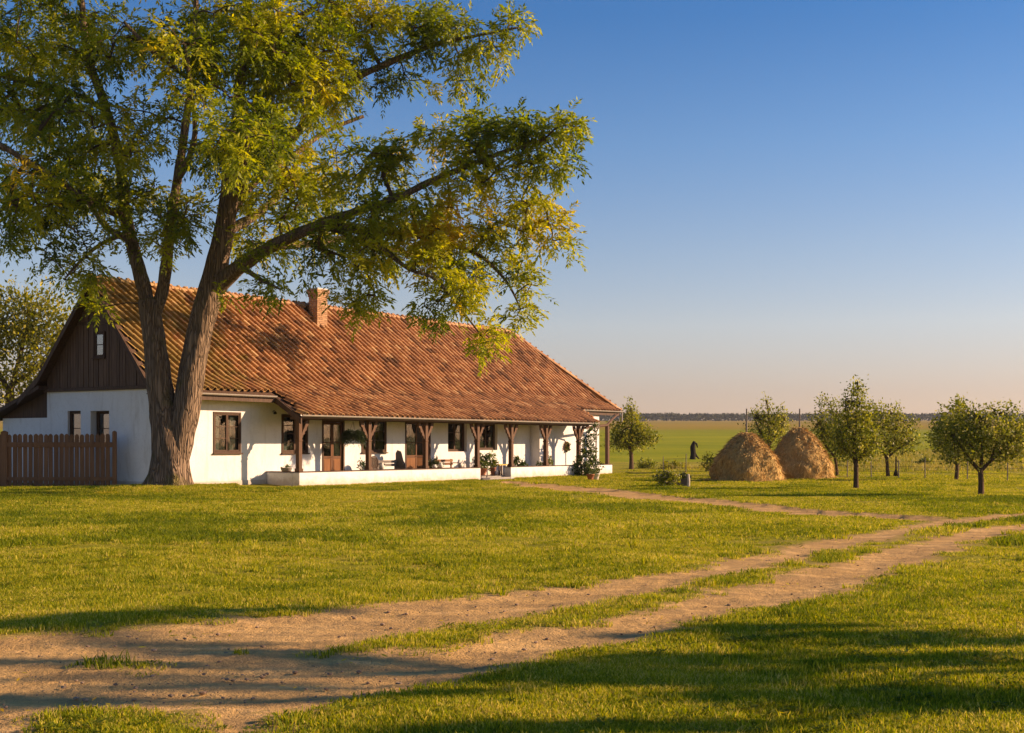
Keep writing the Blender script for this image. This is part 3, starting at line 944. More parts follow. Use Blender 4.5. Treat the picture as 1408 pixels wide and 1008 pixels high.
def make_window(F, u0, u1, z0, z1, back, nx=2, ny=3, proud=0.0, curtain=None, sill=True, fw=0.07, label=None):
    f = MB()
    y0, y1 = back - proud, back + 0.08
    f.box(u0, y0, z0, u0 + fw, y1, z1, F); f.box(u1 - fw, y0, z0, u1, y1, z1, F)
    f.box(u0 + fw, y0, z0, u1 - fw, y1, z0 + fw, F); f.box(u0 + fw, y0, z1 - fw, u1 - fw, y1, z1, F)
    w = f.build("window", M['window_wood'], house)
    if label: w["label"] = label
    iu0, iu1, iz0, iz1 = u0 + fw, u1 - fw, z0 + fw, z1 - fw
    lw = (iu1 - iu0) / nx
    for i in range(nx):
        s = MB()
        a, b = iu0 + i * lw + 0.004, iu0 + (i + 1) * lw - 0.004
        t_ = 0.05
        s.box(a, y0 + 0.02, iz0 + 0.004, a + t_, y1 - 0.01, iz1 - 0.004, F); s.box(b - t_, y0 + 0.02, iz0 + 0.004, b, y1 - 0.01, iz1 - 0.004, F)
        s.box(a + t_, y0 + 0.02, iz0 + 0.004, b - t_, y1 - 0.01, iz0 + 0.004 + t_, F); s.box(a + t_, y0 + 0.02, iz1 - 0.004 - t_, b - t_, y1 - 0.01, iz1 - 0.004, F)
        ph = (iz1 - iz0 - 0.008 - 2 * t_) / ny
        for j in range(1, ny):
            zz = iz0 + 0.004 + t_ + j * ph
            s.box(a + t_, y0 + 0.025, zz - 0.014, b - t_, y1 - 0.02, zz + 0.014, F)
        s.build("sash", M['window_wood'], w)
        for j in range(ny):
            g = MB()
            zz = iz0 + 0.004 + t_ + j * ph
            g.box(a + t_ - 0.005, y0 + 0.05, zz + 0.004, b - t_ + 0.005, y0 + 0.056, zz + ph - 0.004, F)
            g.build("pane", M['glass'], w)
    if sill:
        s = MB(); s.box(u0 - 0.04, back - proud - 0.07, z0 - 0.05, u1 + 0.04, back - 0.002, z0 - 0.002, F)
        s.build("sill", M['window_wood'], w)
    if curtain:
        for c0, c1, cz0, cz1 in curtain:
            n_ = 14
            vs, fs = [], []
            for i in range(n_ + 1):
                q = u0 + fw + (u1 - u0 - 2 * fw) * (c0 + (c1 - c0) * i / n_)
                dd = y1 + 0.06 + 0.018 * math.sin(i * 1.9)
                vs += [F @ Vector((q, dd, z0 + (z1 - z0) * cz0)), F @ Vector((q, dd, z0 + (z1 - z0) * cz1))]
                if i: fs.append((2 * i - 2, 2 * i, 2 * i + 1, 2 * i - 1))
            c = MB(); c.add(vs, fs); c.build("curtain", M['curtain'], w, True)
    return w

FF = fr_front(0.0)
def rect(x0, x1, ytop, ybot, p=0.0):
    a0, a1 = A(x0, p), A(x1, p)
    xm = (x0 + x1) / 2
    return (a0, a1, Zp(xm, p, ybot), Zp(xm, p, ytop))
W1 = rect(293, 331, 566.5, 623)
W2 = rect(387, 423, 570, 623)
D1 = rect(442.7, 473.5, 578, 640); D1 = (D1[0], D1[1], 0.10, D1[3])
W3 = rect(497, 531, 577, 622)
D2 = rect(557, 592, 577, 640); D2 = (D2[0], D2[1], 0.10, D2[3])
W4 = rect(616, 642, 580, 621)
W5 = rect(659, 684, 582, 619)
TH = 0.45
front_open = [W1, W2, D1, W3, D2, W4, W5]
mb = MB(); wall_boxes(mb, FF, 0.0, WING_A0, -0.6, 3.95, TH, front_open)
mb.build("wall", M['plaster'], house)
# the room at the far end stands forward under the porch roof
mb = MB()
mb.box(WING_A0, -0.6, -0.6, WALL_A1, TH, 3.44)
mb.build("wall", M['plaster'], house)
# gable wall, with the low wing of the lean-to continuing its line
FG = fr_gable(0.0)
G1 = (S(111), S(93), Zs(101, 613), Zs(101, 565))
G2 = (S(150), S(124.5), Zs(140, 613), Zs(138, 565))
LEAN_S = S(3)
mb = MB()
wall_boxes(mb, FG, TH, HW, -0.6, 3.62, TH, [G1, G2])
mb.build("wall", M['plaster'], house)
mb = MB(); mb.box(0.03, HW, -0.6, 0.4, LEAN_S, Zs(30, 575)); mb.build("wall", M['plaster'], house)
mb = MB()
mb.box(TH, HW - TH, -0.6, WALL_A1, HW, 3.6)
mb.box(WALL_A1 - TH, TH, -0.6, WALL_A1, HW - TH, 3.44)
mb.build("wall", M['plaster'], house)
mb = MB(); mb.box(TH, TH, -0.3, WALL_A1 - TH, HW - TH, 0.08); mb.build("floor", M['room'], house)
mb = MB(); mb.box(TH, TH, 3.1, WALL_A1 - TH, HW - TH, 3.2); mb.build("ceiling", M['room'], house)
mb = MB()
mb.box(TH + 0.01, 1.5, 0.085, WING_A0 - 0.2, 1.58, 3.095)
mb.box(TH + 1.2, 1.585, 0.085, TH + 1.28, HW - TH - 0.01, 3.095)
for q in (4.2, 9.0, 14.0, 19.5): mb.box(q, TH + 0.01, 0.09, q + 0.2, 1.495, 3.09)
mb.build("dark_lining", M['room'], house)  # dark lining added behind the windows so the rooms look unlit
# plinth, 25 mm proud
mb = MB()
mb.box(-0.025, -0.025, -0.6, PORCH_A0 + 0.2, -0.002, 0.16)
mb.build("plinth", M['plinth'], house)
mb = MB(); mb.box(-0.025, 0.0, -0.6, -0.001, LEAN_S, 0.2); mb.build("plinth", M['plinth'], house)

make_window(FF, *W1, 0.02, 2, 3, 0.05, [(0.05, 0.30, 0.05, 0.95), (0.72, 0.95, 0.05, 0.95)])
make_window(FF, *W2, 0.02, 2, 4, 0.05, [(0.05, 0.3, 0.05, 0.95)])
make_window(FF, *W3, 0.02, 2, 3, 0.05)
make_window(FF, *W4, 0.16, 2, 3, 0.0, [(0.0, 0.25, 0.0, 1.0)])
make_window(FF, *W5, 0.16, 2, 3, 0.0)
make_window(FG, G1[0] + 0.02, G1[1], G1[2], G1[3], 0.1, 1, 2, 0.0, [(0.2, 0.8, 0.55, 0.9)], fw=0.06)
make_window(FG, G2[0] + 0.12, G2[1] - 0.02, G2[2], G2[3], 0.26, 1, 2, 0.0, [(0.35, 0.75, 0.5, 0.85)], fw=0.06)

def make_door(F, u0, u1, z0, z1, back=0.06, open_leaf=0.0):
    f = MB(); fw = 0.09
    f.box(u0, back - 0.08, z0, u0 + fw, back + 0.1, z1, F); f.box(u1 - fw, back - 0.08, z0, u1, back + 0.1, z1, F)
    f.box(u0 + fw, back - 0.08, z1 - fw, u1 - fw, back + 0.1, z1, F)
    d = f.build("door", M['window_wood'], house)
    lw = (u1 - u0 - 2 * fw) / 2
    zmid = z0 + 0.92
    for i in range(2):
        a = u0 + fw + i * lw + 0.004; b = a + lw - 0.008
        L = MB(); t_ = 0.085
        H = F
        if open_leaf and i == 1:
            H = F @ Matrix.Translation((b, back, 0)) @ Matrix.Rotation(-open_leaf, 4, 'Z') @ Matrix.Translation((-b, -back, 0))
        y0, y1 = back, back + 0.045
        L.box(a, y0, z0 + 0.01, a + t_, y1, z1 - fw - 0.01, H); L.box(b - t_, y0, z0 + 0.01, b, y1, z1 - fw - 0.01, H)
        for za, zb in ((z0 + 0.01, z0 + 0.13), (zmid - 0.06, zmid + 0.06), (z1 - fw - 0.10, z1 - fw - 0.01), (zmid + 0.62, zmid + 0.66)):
            L.box(a + t_, y0 + 0.002, za, b - t_, y1 - 0.002, zb, H)
        L.build("door_leaf", M['leaf_wood'], d)
        pn = MB()
        pn.box(a + t_, y0 + 0.015, z0 + 0.13, b - t_, y0 + 0.03, zmid - 0.06, H)
        um = (a + b) / 2
        pn.prism([(a + t_ + 0.03, z0 + 0.18), (b - t_ - 0.03, z0 + 0.18), (b - t_ - 0.03, zmid - 0.11), (a + t_ + 0.03, zmid - 0.11)], 'y', y0 + 0.002, y0 + 0.014, H)
        pn.build("door_panel", M['door_wood'], d)
        for za, zb in ((zmid + 0.06, zmid + 0.62), (zmid + 0.66, z1 - fw - 0.10)):
            g = MB(); g.box(a + t_, y0 + 0.018, za, b - t_, y0 + 0.024, zb, H); g.build("pane", M['glass'], d)
    h = MB(); um = (u0 + u1) / 2
    h.tube([F @ Vector((um - 0.05, back - 0.001, zmid + 0.02)), F @ Vector((um - 0.05, back - 0.06, zmid + 0.02)), F @ Vector((um - 0.15, back - 0.065, zmid + 0.015))], [0.012, 0.011, 0.011], 6)
    h.build("door_handle", M['iron'], d)
    s = MB(); s.box(u0 - 0.02, back - 0.2, z0 - 0.06, u1 + 0.02, back + 0.2, z0 - 0.002, F); s.build("threshold", M['stone'], d)
    return d
make_door(FF, *D1, 0.06, 0.0)
make_door(FF, *D2, 0.06, 0.5)

# --- gable boarding
def roof_p(p):
    """height of the roof surface above the point p metres out from the front wall"""
    pts = [(-7.4, 3.45), (-6.2, 4.25), (-3.1, 7.85), (0.0, 4.05), (0.8, 3.5)]
    for (p0, z0), (p1, z1) in zip(pts[:-1], pts[1:]):
        if p0 <= p <= p1:
            return z0 + (z1 - z0) * (p - p0) / (p1 - p0)
    return 3.4
gb = MB()
gb.prism([(0.02, 3.62), (HW - 0.02, 3.62), (HW - 0.02, roof_p(-HW + 0.02) - 0.16), (3.1, roof_p(-3.1) - 0.16), (0.02, roof_p(-0.02) - 0.16)], 'x', 0.0, 0.06)
gable = gb.build("gable", M['dark_wood'], house)
AT = (S(145.5), S(130.5), Zs(138, 492), Zs(138, 456))
RAILZ = Zs(105, 446)
r_ = random.Random(5)
y = 0.03
while y < HW - 0.05:
    w = 0.125 + 0.05 * r_.random()
    y1 = min(y + w, HW - 0.02)
    zt0, zt1 = roof_p(-y) - 0.15, roof_p(-y1) - 0.15
    off = 0.026 + 0.022 * r_.random()
    segs = [(3.76, min(zt0, RAILZ - 0.07), min(zt1, RAILZ - 0.07))]
    if min(zt0, zt1) > RAILZ + 0.12: segs.append((RAILZ + 0.07, zt0, zt1))
    for sb, s0, s1 in segs:
        if min(s0, s1) < sb + 0.06: continue
        parts = [(sb, s0, s1)]
        if sb < AT[2] and y1 > AT[0] and y < AT[1]:
            parts = [(sb, AT[2], AT[2])] + ([(AT[3], s0, s1)] if min(s0, s1) > AT[3] + 0.05 else [])
        for pb, q0, q1 in parts:
            m = MB(); m.tint = r_.random()
            m.prism([(y + 0.011, pb), (y1 - 0.011, pb), (y1 - 0.011, q1), (y + 0.011, q0)], 'x', -off, -0.002)
            m.build("plank", M['gable_wood'], gable)
    y = y1
mb = MB(); mb.box(-0.10, -0.05, 3.62, 0.06, HW + 0.1, 3.75)
mb.build("beam", M['dark_wood'], house)
mb = MB(); mb.box(-0.06, S(190) if RAILZ < 0 else 3.1 - (7.85 - RAILZ) / 1.24 + 0.1, RAILZ - 0.06, -0.003, 3.1 + (7.85 - RAILZ) / 1.17 - 0.1, RAILZ + 0.06)
mb.build("beam", M['dark_wood'], house)
make_window(FG, AT[0], AT[1], AT[2], AT[3], -0.045, 1, 2, 0.02, [(0.0, 1.0, 0.0, 1.0)], True, 0.06, "small attic window with pale curtain")

# --- roof deck
def slab(mb, tops, th):
    n = len(tops)
    vs = [Vector(t) for t in tops] + [Vector(t) - Vector((0, 0, th)) for t in tops]
    fs = [tuple(range(n)), tuple(range(2 * n - 1, n - 1, -1))] + [(i, n + i, n + (i + 1) % n, (i + 1) % n) for i in range(n)]
    mb.add(vs, fs)
def hip_a(p):      # right edge of the front slope
    if p <= 0.8:
        return RIDGE_A1 + (EAVE_A1 - RIDGE_A1) * (p + 3.1) / 3.9
    return PORCH_T + (PORCH_B - PORCH_T) * (p - 0.8) / 1.35
PROF = [(2.15, 2.72), (0.8, 3.5), (0.0, 4.05), (-3.1, 7.85)]
mb = MB()
D = 0.03
for (p0, z0), (p1, z1) in zip(PROF[:-1], PROF[1:]):
    if p0 > 1: a0, a1, b1 = PORCH_A0, PORCH_B, PORCH_T
    else: a0, a1, b1 = VERGE, hip_a(p0), hip_a(p1)
    slab(mb, [(a0, -p0, z0 - D), (a1, -p0, z0 - D), (b1, -p1, z1 - D), (a0, -p1, z1 - D)], 0.08)
roof = mb.build("roof", M['dark_wood'], house)
# back slopes and the hipped far end, same clay
mb = MB()
hb = lambda p: RIDGE_A1 + (EAVE_A1 - RIDGE_A1) * (-3.1 - p) / 4.3
slab(mb, [(VERGE, 3.1, 7.83), (RIDGE_A1, 3.1, 7.83), (hb(-6.2), 6.2, 4.23), (VERGE, 6.2, 4.23)], 0.1)
slab(mb, [(VERGE, 6.2, 4.23), (hb(-6.2), 6.2, 4.23), (EAVE_A1, 7.4, 3.43), (VERGE, 7.4, 3.43)], 0.1)
slab(mb, [(RIDGE_A1, 3.1, 7.83), (EAVE_A1, -0.8, 3.48), (EAVE_A1, 7.4, 3.43)], 0.1)
mb.build("rear_roof", M['tile'], roof)

mb = MB()
slab(mb, [(VERGE, 3.1, 7.72), (RIDGE_A1, 3.1, 7.72), (hb(-6.2) - 0.1, 6.2, 4.12), (VERGE, 6.2, 4.12)], 0.05)
slab(mb, [(VERGE, 6.2, 4.12), (hb(-6.2) - 0.1, 6.2, 4.12), (EAVE_A1 - 0.05, 7.39, 3.32), (VERGE, 7.39, 3.32)], 0.05)
mb.build("rear_deck", M['dark_wood'], roof)
# --- tiles
CH_A0, CH_A1 = A(436, -2.2), A(450, -2.2)
CH_P0, CH_P1 = -2.70, -2.2
def tile_geo():
    # pan on the left, high roll on the right; the roll drifts sideways down the tile
    xs = [-0.185, -0.165, -0.110, -0.060, -0.030, -0.008, 0.030, 0.080, 0.125, 0.160, 0.190]
    zs = [0.010, -0.006, -0.012, -0.010, 0.026, 0.092, 0.118, 0.112, 0.082, 0.032, 0.008]
    n = len(xs); sk = 0.075
    vs = [(x + sk, 0.0, z + 0.045) for x, z in zip(xs, zs)] + [(x - sk, 0.39, z + 0.004) for x, z in zip(xs, zs)] + [(x + sk, 0.0, z + 0.012) for x, z in zip(xs, zs)]
    fs = [(i, i + 1, n + 1 + i, n + i) for i in range(n - 1)] + [(2 * n + i, 2 * n + 1 + i, i + 1, i) for i in range(n - 1)]
    return vs, fs
TV, TF = tile_geo()
GAUGE, PITCH = 0.30, 0.355
def prof_at(s):
    """point and upward tangent at slope distance s from the lowest eave"""
    for (p0, z0), (p1, z1) in zip(PROF[:-1], PROF[1:]):
        L = math.hypot(p1 - p0, z1 - z0)
        if s <= L:
            k = s / L
            return p0 + (p1 - p0) * k, z0 + (z1 - z0) * k, math.atan2(z1 - z0, p0 - p1)
        s -= L
    return None
tiles = []
TOT = sum(math.hypot(b[0] - a[0], b[1] - a[1]) for a, b in zip(PROF[:-1], PROF[1:]))
r_ = random.Random(9)
k = 0
while True:
    s = -0.05 + k * GAUGE
    if s > TOT - 0.22: break
    q = prof_at(max(s, 0.0)); q2 = prof_at(min(s + 0.3, TOT - 0.01))
    p, z, _ = q
    ang = math.atan2(q2[1] - z, p - q2[0])
    if s < 0:
        p += 0.05 * math.cos(ang); z -= 0.05 * math.sin(ang)
    a = (PORCH_A0 if p > 0.86 else VERGE) + 0.14 + ((-0.18 * k) % PITCH)
    a1 = hip_a(min(p - 0.15, 2.15)) + 0.06
    if p <= 0.86 and p > 0.6:
        a1 = hip_a(p - 0.15) + 0.06
    while a < a1:
        if not (CH_A0 - 0.05 < a < CH_A1 + 0.05 and CH_P0 - 0.1 < p < CH_P1 + 0.02):
            wv = 0.05 * (1 + mn.noise(Vector((a * 0.28, s * 0.45, 2.0)))) - 0.03
            tiles.append((a + 0.014 * r_.uniform(-1, 1), p, z + wv + 0.012 * r_.uniform(-1, 1), ang + 0.02 * r_.uniform(-1, 1), r_.uniform(-0.04, 0.04), min(1, max(0, r_.gauss(0.5, 0.22) - (0.35 if r_.random() < 0.08 else 0)))))
        a += PITCH
    k += 1
# the eave course of the main roof left and right of the porch roof
camh = HMI @ Vector((0, 0, EYE))
def tdist(t):
    return (Vector((t[0], -t[1], t[2])) - camh).length
tiles.sort(key=tdist)
def tmat(t):
    return Matrix.Translation((t[0], -t[1], t[2])) @ Matrix.Rotation(t[3], 4, 'X') @ Matrix.Rotation(t[4], 4, 'Z')
variants = []
for i in range(10):
    m = MB(); m.tint = (i + 0.5) / 10; m.add(TV, TF)
    variants.append(m.mesh("roof_tile", M['tile']))
for t in tiles[:300]:
    o = bpy.data.objects.new("roof_tile", variants[min(9, int(t[5] * 10))])
    o.matrix_local = tmat(t)
    link(o, roof)
m = MB()
for t in tiles[300:]:
    X = tmat(t); m.tint = t[5]
    m.add([X @ Vector(v) for v in TV], TF)
tag(m.build("roof_tiles", M['tile'], roof), kind='stuff')
# caps along ridge and hip
def cap_geo(r=0.135, L=0.46):
    vs, fs = [], []
    n = 6
    for j, (yy, rr) in enumerate(((0, r * 1.12), (L, r))):
        for i in range(n + 1):
            th = math.pi * i / n
            vs.append((yy, rr * math.cos(th) * 1.15, rr * math.sin(th)))
    for i in range(n): fs.append((i, i + 1, n + 2 + i, n + 1 + i))
    for i in range(n + 1):
        th = math.pi * i / n
        vs.append((0, (r - 0.02) * math.cos(th) * 1.1, (r - 0.02) * math.sin(th)))
    for i in range(n): fs.append((2 * n + 2 + i, 2 * n + 3 + i, i + 1, i))
    return vs, fs
CV, CF = cap_geo()
def cap_geo_knob():
    m = MB(); m.add(CV, CF)
    m.box(0.0, -0.05, 0.135, 0.09, 0.05, 0.20)
    return m
caps = []
for i in range(6):
    m = cap_geo_knob(); m.t = [0.35 + 0.12 * i * 0.8] * len(m.v)
    caps.append(m.mesh("ridge_tile", M['tile']))
n = int((RIDGE_A1 - VERGE) / 0.43)
for i in range(n):
    o = bpy.data.objects.new("ridge_tile", caps[r_.randrange(6)])
    o.matrix_local = Matrix.Translation((VERGE + 0.43 * i, 3.1, 7.82 + 0.05 * mn.noise(Vector((i * 0.12, 3.3, 0))) + 0.014 * r_.uniform(-1, 1))) @ Matrix.Rotation(r_.uniform(-0.02, 0.02), 4, 'Z')
    link(o, roof)
def hip_caps(pa, pb):
    pa, pb = Vector(pa), Vector(pb)
    d = (pb - pa); L = d.length; d.normalize()
    nn = int(L / 0.42)
    for i in range(nn):
        o = bpy.data.objects.new("ridge_tile", caps[r_.randrange(6)])
        q = d.to_track_quat('X', 'Z').to_matrix().to_4x4()
        o.matrix_local = Matrix.Translation(pa + d * (0.42 * i)) @ q
        link(o, roof)
hip_caps((EAVE_A1, -0.8, 3.50), (RIDGE_A1 + 0.1, 3.1, 7.80))
hip_caps((PORCH_B, -2.15, 2.72), (PORCH_T + 0.05, -0.85, 3.50))

# --- barge boards, eaves boards, gutters
mb = MB()
pp = [(-7.45, 3.42), (-6.2, 4.25), (-3.1, 7.85)]
def barge(mb, pts, a0, a1, h=0.26):
    for (p0, z0), (p1, z1) in zip(pts[:-1], pts[1:]):
        mb.prism([(-p0, z0 - 0.04), (-p1, z1 - 0.04), (-p1, z1 - 0.04 - h), (-p0, z0 - 0.04 - h)], 'x', a0, a1)
barge(mb, pp, VERGE - 0.05, VERGE - 0.003)
mb.build("barge_board", M['dark_wood'], house)
mb = MB(); barge(mb, [(-3.1, 7.85), (0.0, 4.05), (0.82, 3.48)], VERGE - 0.05, VERGE - 0.003)
mb.build("barge_board", M['dark_wood'], house)
mb = MB(); barge(mb, [(0.72, 3.52), (1.0, 3.39), (1.6, 3.02), (2.2, 2.64)], PORCH_A0 - 0.06, PORCH_A0 - 0.003, 0.24)
mb.build("barge_board", M['dark_wood'], house)
def gutter(mb, a0, a1, p, z, r=0.075):
    n = 6
    ring = []
    for i in range(n + 1):
        th = math.pi + math.pi * i / n
        ring.append((r * math.cos(th), r * math.sin(th)))
    poly = [(-p + q[0], z + q[1]) for q in ring] + [(-p + q[0] * 0.86, z + q[1] * 0.86) for q in reversed(ring)]
    mb.prism(poly, 'x', a0, a1)
mb = MB(); gutter(mb, PORCH_A0 - 0.05, PORCH_B + 0.08, 2.24, 2.74); mb.build("gutter", M['zinc'], house)
mb = MB(); gutter(mb, VERGE, PORCH_A0 - 0.06, 0.88, 3.50); mb.build("gutter", M['zinc'], house)
mb = MB(); gutter(mb, PORCH_T + 0.3, EAVE_A1 + 0.1, 0.88, 3.50); mb.build("gutter", M['zinc'], house)
mb = MB()
mb.box(VERGE + 0.01, -0.78, 3.24, PORCH_A0 - 0.07, -0.74, 3.40)
mb.build("eaves_board", M['dark_wood'], house)
mb = MB()
mb.box(PORCH_T + 0.3, -0.78, 3.24, EAVE_A1 - 0.03, -0.74, 3.40)
mb.build("eaves_board", M['dark_wood'], house)
# rafter feet under the eave left of the porch
for q in np.arange(0.2, PORCH_A0 - 0.3, 0.95):
    m = MB(); m.box(q, -0.72, 3.28, q + 0.12, -0.003, 3.40); m.build("rafter_end", M['dark_wood'], house)
# soffit boards close the eaves
mb = MB(); mb.box(VERGE + 0.02, -0.73, 3.405, PORCH_A0 - 0.07, -0.002, 3.43); mb.build("soffit", M['dark_wood'], house)

# --- chimney
mb = MB()
ZR = 7.85 - 1.2258 * (CH_P1 + 3.1) - 0.15
CHT = Zp(443, -2.2, 399.5)
mb.box(CH_A0 + 0.02, -CH_P1 + 0.02, ZR - 0.6, CH_A1 - 0.02, -CH_P0 - 0.02, CHT - 0.02)
chim = mb.build("chimney", M['plinth'], roof)
m = MB()
zz = ZR - 0.35; row = 0
while zz < CHT - 0.02:
    cor = 0.0 if zz < CHT - 0.30 else (0.035 if zz < CHT - 0.2 else 0.075)
    a0, a1, y0, y1 = CH_A0 - cor, CH_A1 + cor, -CH_P1 - cor, -CH_P0 + cor
    for (u0, u1, kind) in ((a0, a1, 'f'), (a0, a1, 'b'), (y0, y1, 'l'), (y0, y1, 'r')):
        u = u0 + (0.125 if row % 2 else 0.0)
        edges = [u0] + ([u] if row % 2 else []) + list(np.arange(u + 0.25, u1 - 0.06, 0.25)) + [u1]
        for e0, e1 in zip(edges[:-1], edges[1:]):
            j = r_.uniform(-0.008, 0.008); m.tint = min(1, max(0, r_.gauss(0.5, 0.25)))
            g = 0.006
            if kind == 'f': m.box(e0 + g, y0 - 0.012 + j, zz + g, e1 - g, y0 + 0.05, zz + 0.078)
            if kind == 'b': m.box(e0 + g, y1 - 0.05, zz + g, e1 - g, y1 + 0.01 + j, zz + 0.078)
            if kind == 'l': m.box(a0 - 0.012 + j, e0 + 0.052, zz + g, a0 + 0.05, min(e1 - g, y1 - 0.052), zz + 0.078)
            if kind == 'r': m.box(a1 - 0.05, e0 + 0.052, zz + g, a1 + 0.012 + j, min(e1 - g, y1 - 0.052), zz + 0.078)
    zz += 0.085; row += 1
chb = m.build("chimney_bricks", M['brick'], roof); tag(chb, kind='stuff')
mb = MB(); mb.box(CH_A0 - 0.03, -CH_P1 - 0.06, zz, CH_A1 + 0.03, -CH_P0 + 0.03, zz + 0.05)
mb.build("chimney_cap", M['plinth'], roof)

# --- lean-to at the back left
mb = MB()
z0, z1 = Zs(52, 540), Zs(-2, 572)
vs0 = 6.15
slab(mb, [(-0.45, vs0, z0 + 0.25), (4.0, vs0, z0 + 0.25), (4.0, LEAN_S + 0.5, z1 - 0.05), (-0.45, LEAN_S + 0.5, z1 - 0.05)], 0.14)
mb.build("lean_to_roof", M['dark_wood'], house)
mb = MB()
mb.prism([(6.22, 2.6), (LEAN_S + 0.1, 2.6), (LEAN_S + 0.1, 2.70), (6.22, z0 + 0.05)], 'x', 0.06, 0.12)
mb.build("lean_to_boarding", M['dark_wood'], house)
mb = MB(); mb.box(0.4, LEAN_S - 0.3, -0.6, 4.0, LEAN_S, 2.5); mb.build("wall", M['plaster'], house)

# --- porch
PC = A(411.5, 1.8)
G_A0, G_A1 = A(661, 1.8), A(702.5, 1.8)
PE = A(842, 1.8)
PT = 0.46
PTH = 0.38
mb = MB()
mb.box(PC, -1.8, -0.7, G_A0, -1.8 + PTH, PT)
mb.box(PC, -1.8 + PTH, -0.7, PC + 0.34, -0.003, PT)
mb.build("porch_wall", M['plaster'], house, False, 0.03)
mb = MB()
mb.box(G_A1, -1.8, -0.7, PE, -1.8 + PTH, PT)
mb.box(PE - 0.36, -1.8 + PTH, -0.7, PE, -0.603, PT)
mb.build("porch_wall", M['plaster'], house, False, 0.03)
mb = MB(); mb.box(PC - 0.02, -1.82, PT + 0.001, G_A0 + 0.015, -1.8 + PTH + 0.02, PT + 0.035)
mb.build("coping", M['dark_wood'], house)
mb = MB(); mb.box(PC - 0.02, -1.8 + PTH + 0.022, PT + 0.001, PC + 0.36, -0.003, PT + 0.035)
mb.build("coping", M['dark_wood'], house)
mb = MB(); mb.box(G_A1 - 0.015, -1.82, PT + 0.001, PE + 0.02, -1.8 + PTH + 0.02, PT + 0.035)
mb.build("coping", M['dark_wood'], house)
mb = MB(); mb.box(PC + 0.34, -1.8 + PTH, -0.5, WALL_A1 - 0.4, -0.001, 0.04)
mb.build("porch_floor", M['stone'], house)
mb = MB(); mb.box(G_A0 + 0.002, -1.78, -0.5, G_A1 - 0.002, -1.8 + PTH - 0.001, -0.01)
mb.build("porch_step", M['stone'], house)
mb = MB(); mb.box(G_A0 - 0.1, -2.15, -0.5, G_A1 + 0.1, -1.803, -0.10)
mb.build("porch_step", M['stone'], house)
BZ0, BZ1 = 2.56, 2.65
mb = MB(); mb.box(PORCH_A0 + 0.02, -1.74, BZ0, PORCH_B - 0.05, -1.56, BZ1)
mb.build("porch_beam", M['dark_wood'], house)
mb = MB()
for q in np.arange(PORCH_A0 + 0.5, PORCH_B - 0.6, 0.9):
    mb.prism([(-2.1, 2.62), (-0.02, 3.66 if False else 3.28), (-0.02, 3.38), (-2.1, 2.70 - 0.0)], 'x', q, q + 0.1) if False else None
def brace(sgn, a):
    """carved knee brace in the plane of the beam"""
    c = [(0.085, 1.92), (0.085, 1.80), (0.16, 1.84), (0.20, 1.95), (0.27, 1.98), (0.31, 2.10), (0.39, 2.13), (0.43, 2.28), (0.52, 2.34), (0.57, 2.555), (0.40, 2.555), (0.30, 2.30), (0.20, 2.14)]
    m = MB()
    m.prism([(a + sgn * q[0], q[1]) for q in c], 'y', -1.70, -1.60)
    return m
POST_X = [415, 506.6, 584.8, 656, 702.6, 750.3, 795.4]
POST_A = []
for i, xx in enumerate(POST_X):
    p_ = 1.65
    a = A(xx, p_)
    if i == 0: a = PC + 0.14
    POST_A.append(a)
    m = MB(); hw = 0.095
    m.box(a - hw, -1.65 - hw, PT + 0.036, a + hw, -1.65 + hw, BZ0 - 0.002)
    m.box(a - hw - 0.03, -1.65 - hw - 0.03, PT + 0.036, a + hw + 0.03, -1.65 + hw + 0.03, PT + 0.16)
    m.box(a - hw - 0.02, -1.65 - hw - 0.02, 1.70, a + hw + 0.02, -1.65 + hw + 0.02, 1.76)
    po = m.build("porch_post", M['post_wood'], house, False, 0.012)
    if i > 0: brace(-1, a).build("brace", M['post_wood'], po)
    brace(1, a).build("brace", M['post_wood'], po)
# post and curved strut at the far corner, downpipe
a = A(835, 1.55)
m = MB(); m.box(a - 0.09, -1.64, PT + 0.036, a + 0.09, -1.46, 2.62); po = m.build("porch_post", M['post_wood'], house)
m = MB()
m.tube([(PORCH_B - 0.3, -1.62, 2.48), (a, -1.55, 2.66), (a + 0.9, -1.3, 2.95), (EAVE_A1 - 0.5, -0.95, 3.35)], [0.07, 0.075, 0.065, 0.05], 7)
m.build("strut", M['post_wood'], house)
ad = A(821, 1.95)
m = MB(); m.tube([(PORCH_B - 0.02, -2.24, 2.68), (ad, -2.05, 2.50), (ad, -1.9, 2.3), (ad, -1.87, 0.0), (ad, -2.0, -0.1)], [0.045] * 5, 8)
m.build("downpipe", M['zinc'], house)
m = MB(); m.tube([(EAVE_A1 + 0.05, -0.88, 3.45), (EAVE_A1 + 0.05, -0.88, 2.9)], [0.045, 0.04], 8); m.build("downpipe", M['zinc'], house)
# ------------------------------------------------------------------ trees
def catmull(pts, rads, step):
    P = [Vector(p) for p in pts]
    out, ro = [], []
    n = len(P)
    for i in range(n - 1):
        p0, p1, p2, p3 = P[max(i - 1, 0)], P[i], P[i + 1], P[min(i + 2, n - 1)]
        m = max(1, int((p2 - p1).length / step))
        for j in range(m):
            t = j / m
            out.append(0.5 * ((2 * p1) + (p2 - p0) * t + (2 * p0 - 5 * p1 + 4 * p2 - p3) * t * t + (3 * p1 - p0 - 3 * p2 + p3) * t ** 3))
            ro.append(rads[i] + (rads[i + 1] - rads[i]) * t)
    out.append(P[-1]); ro.append(rads[-1])
    return out, ro

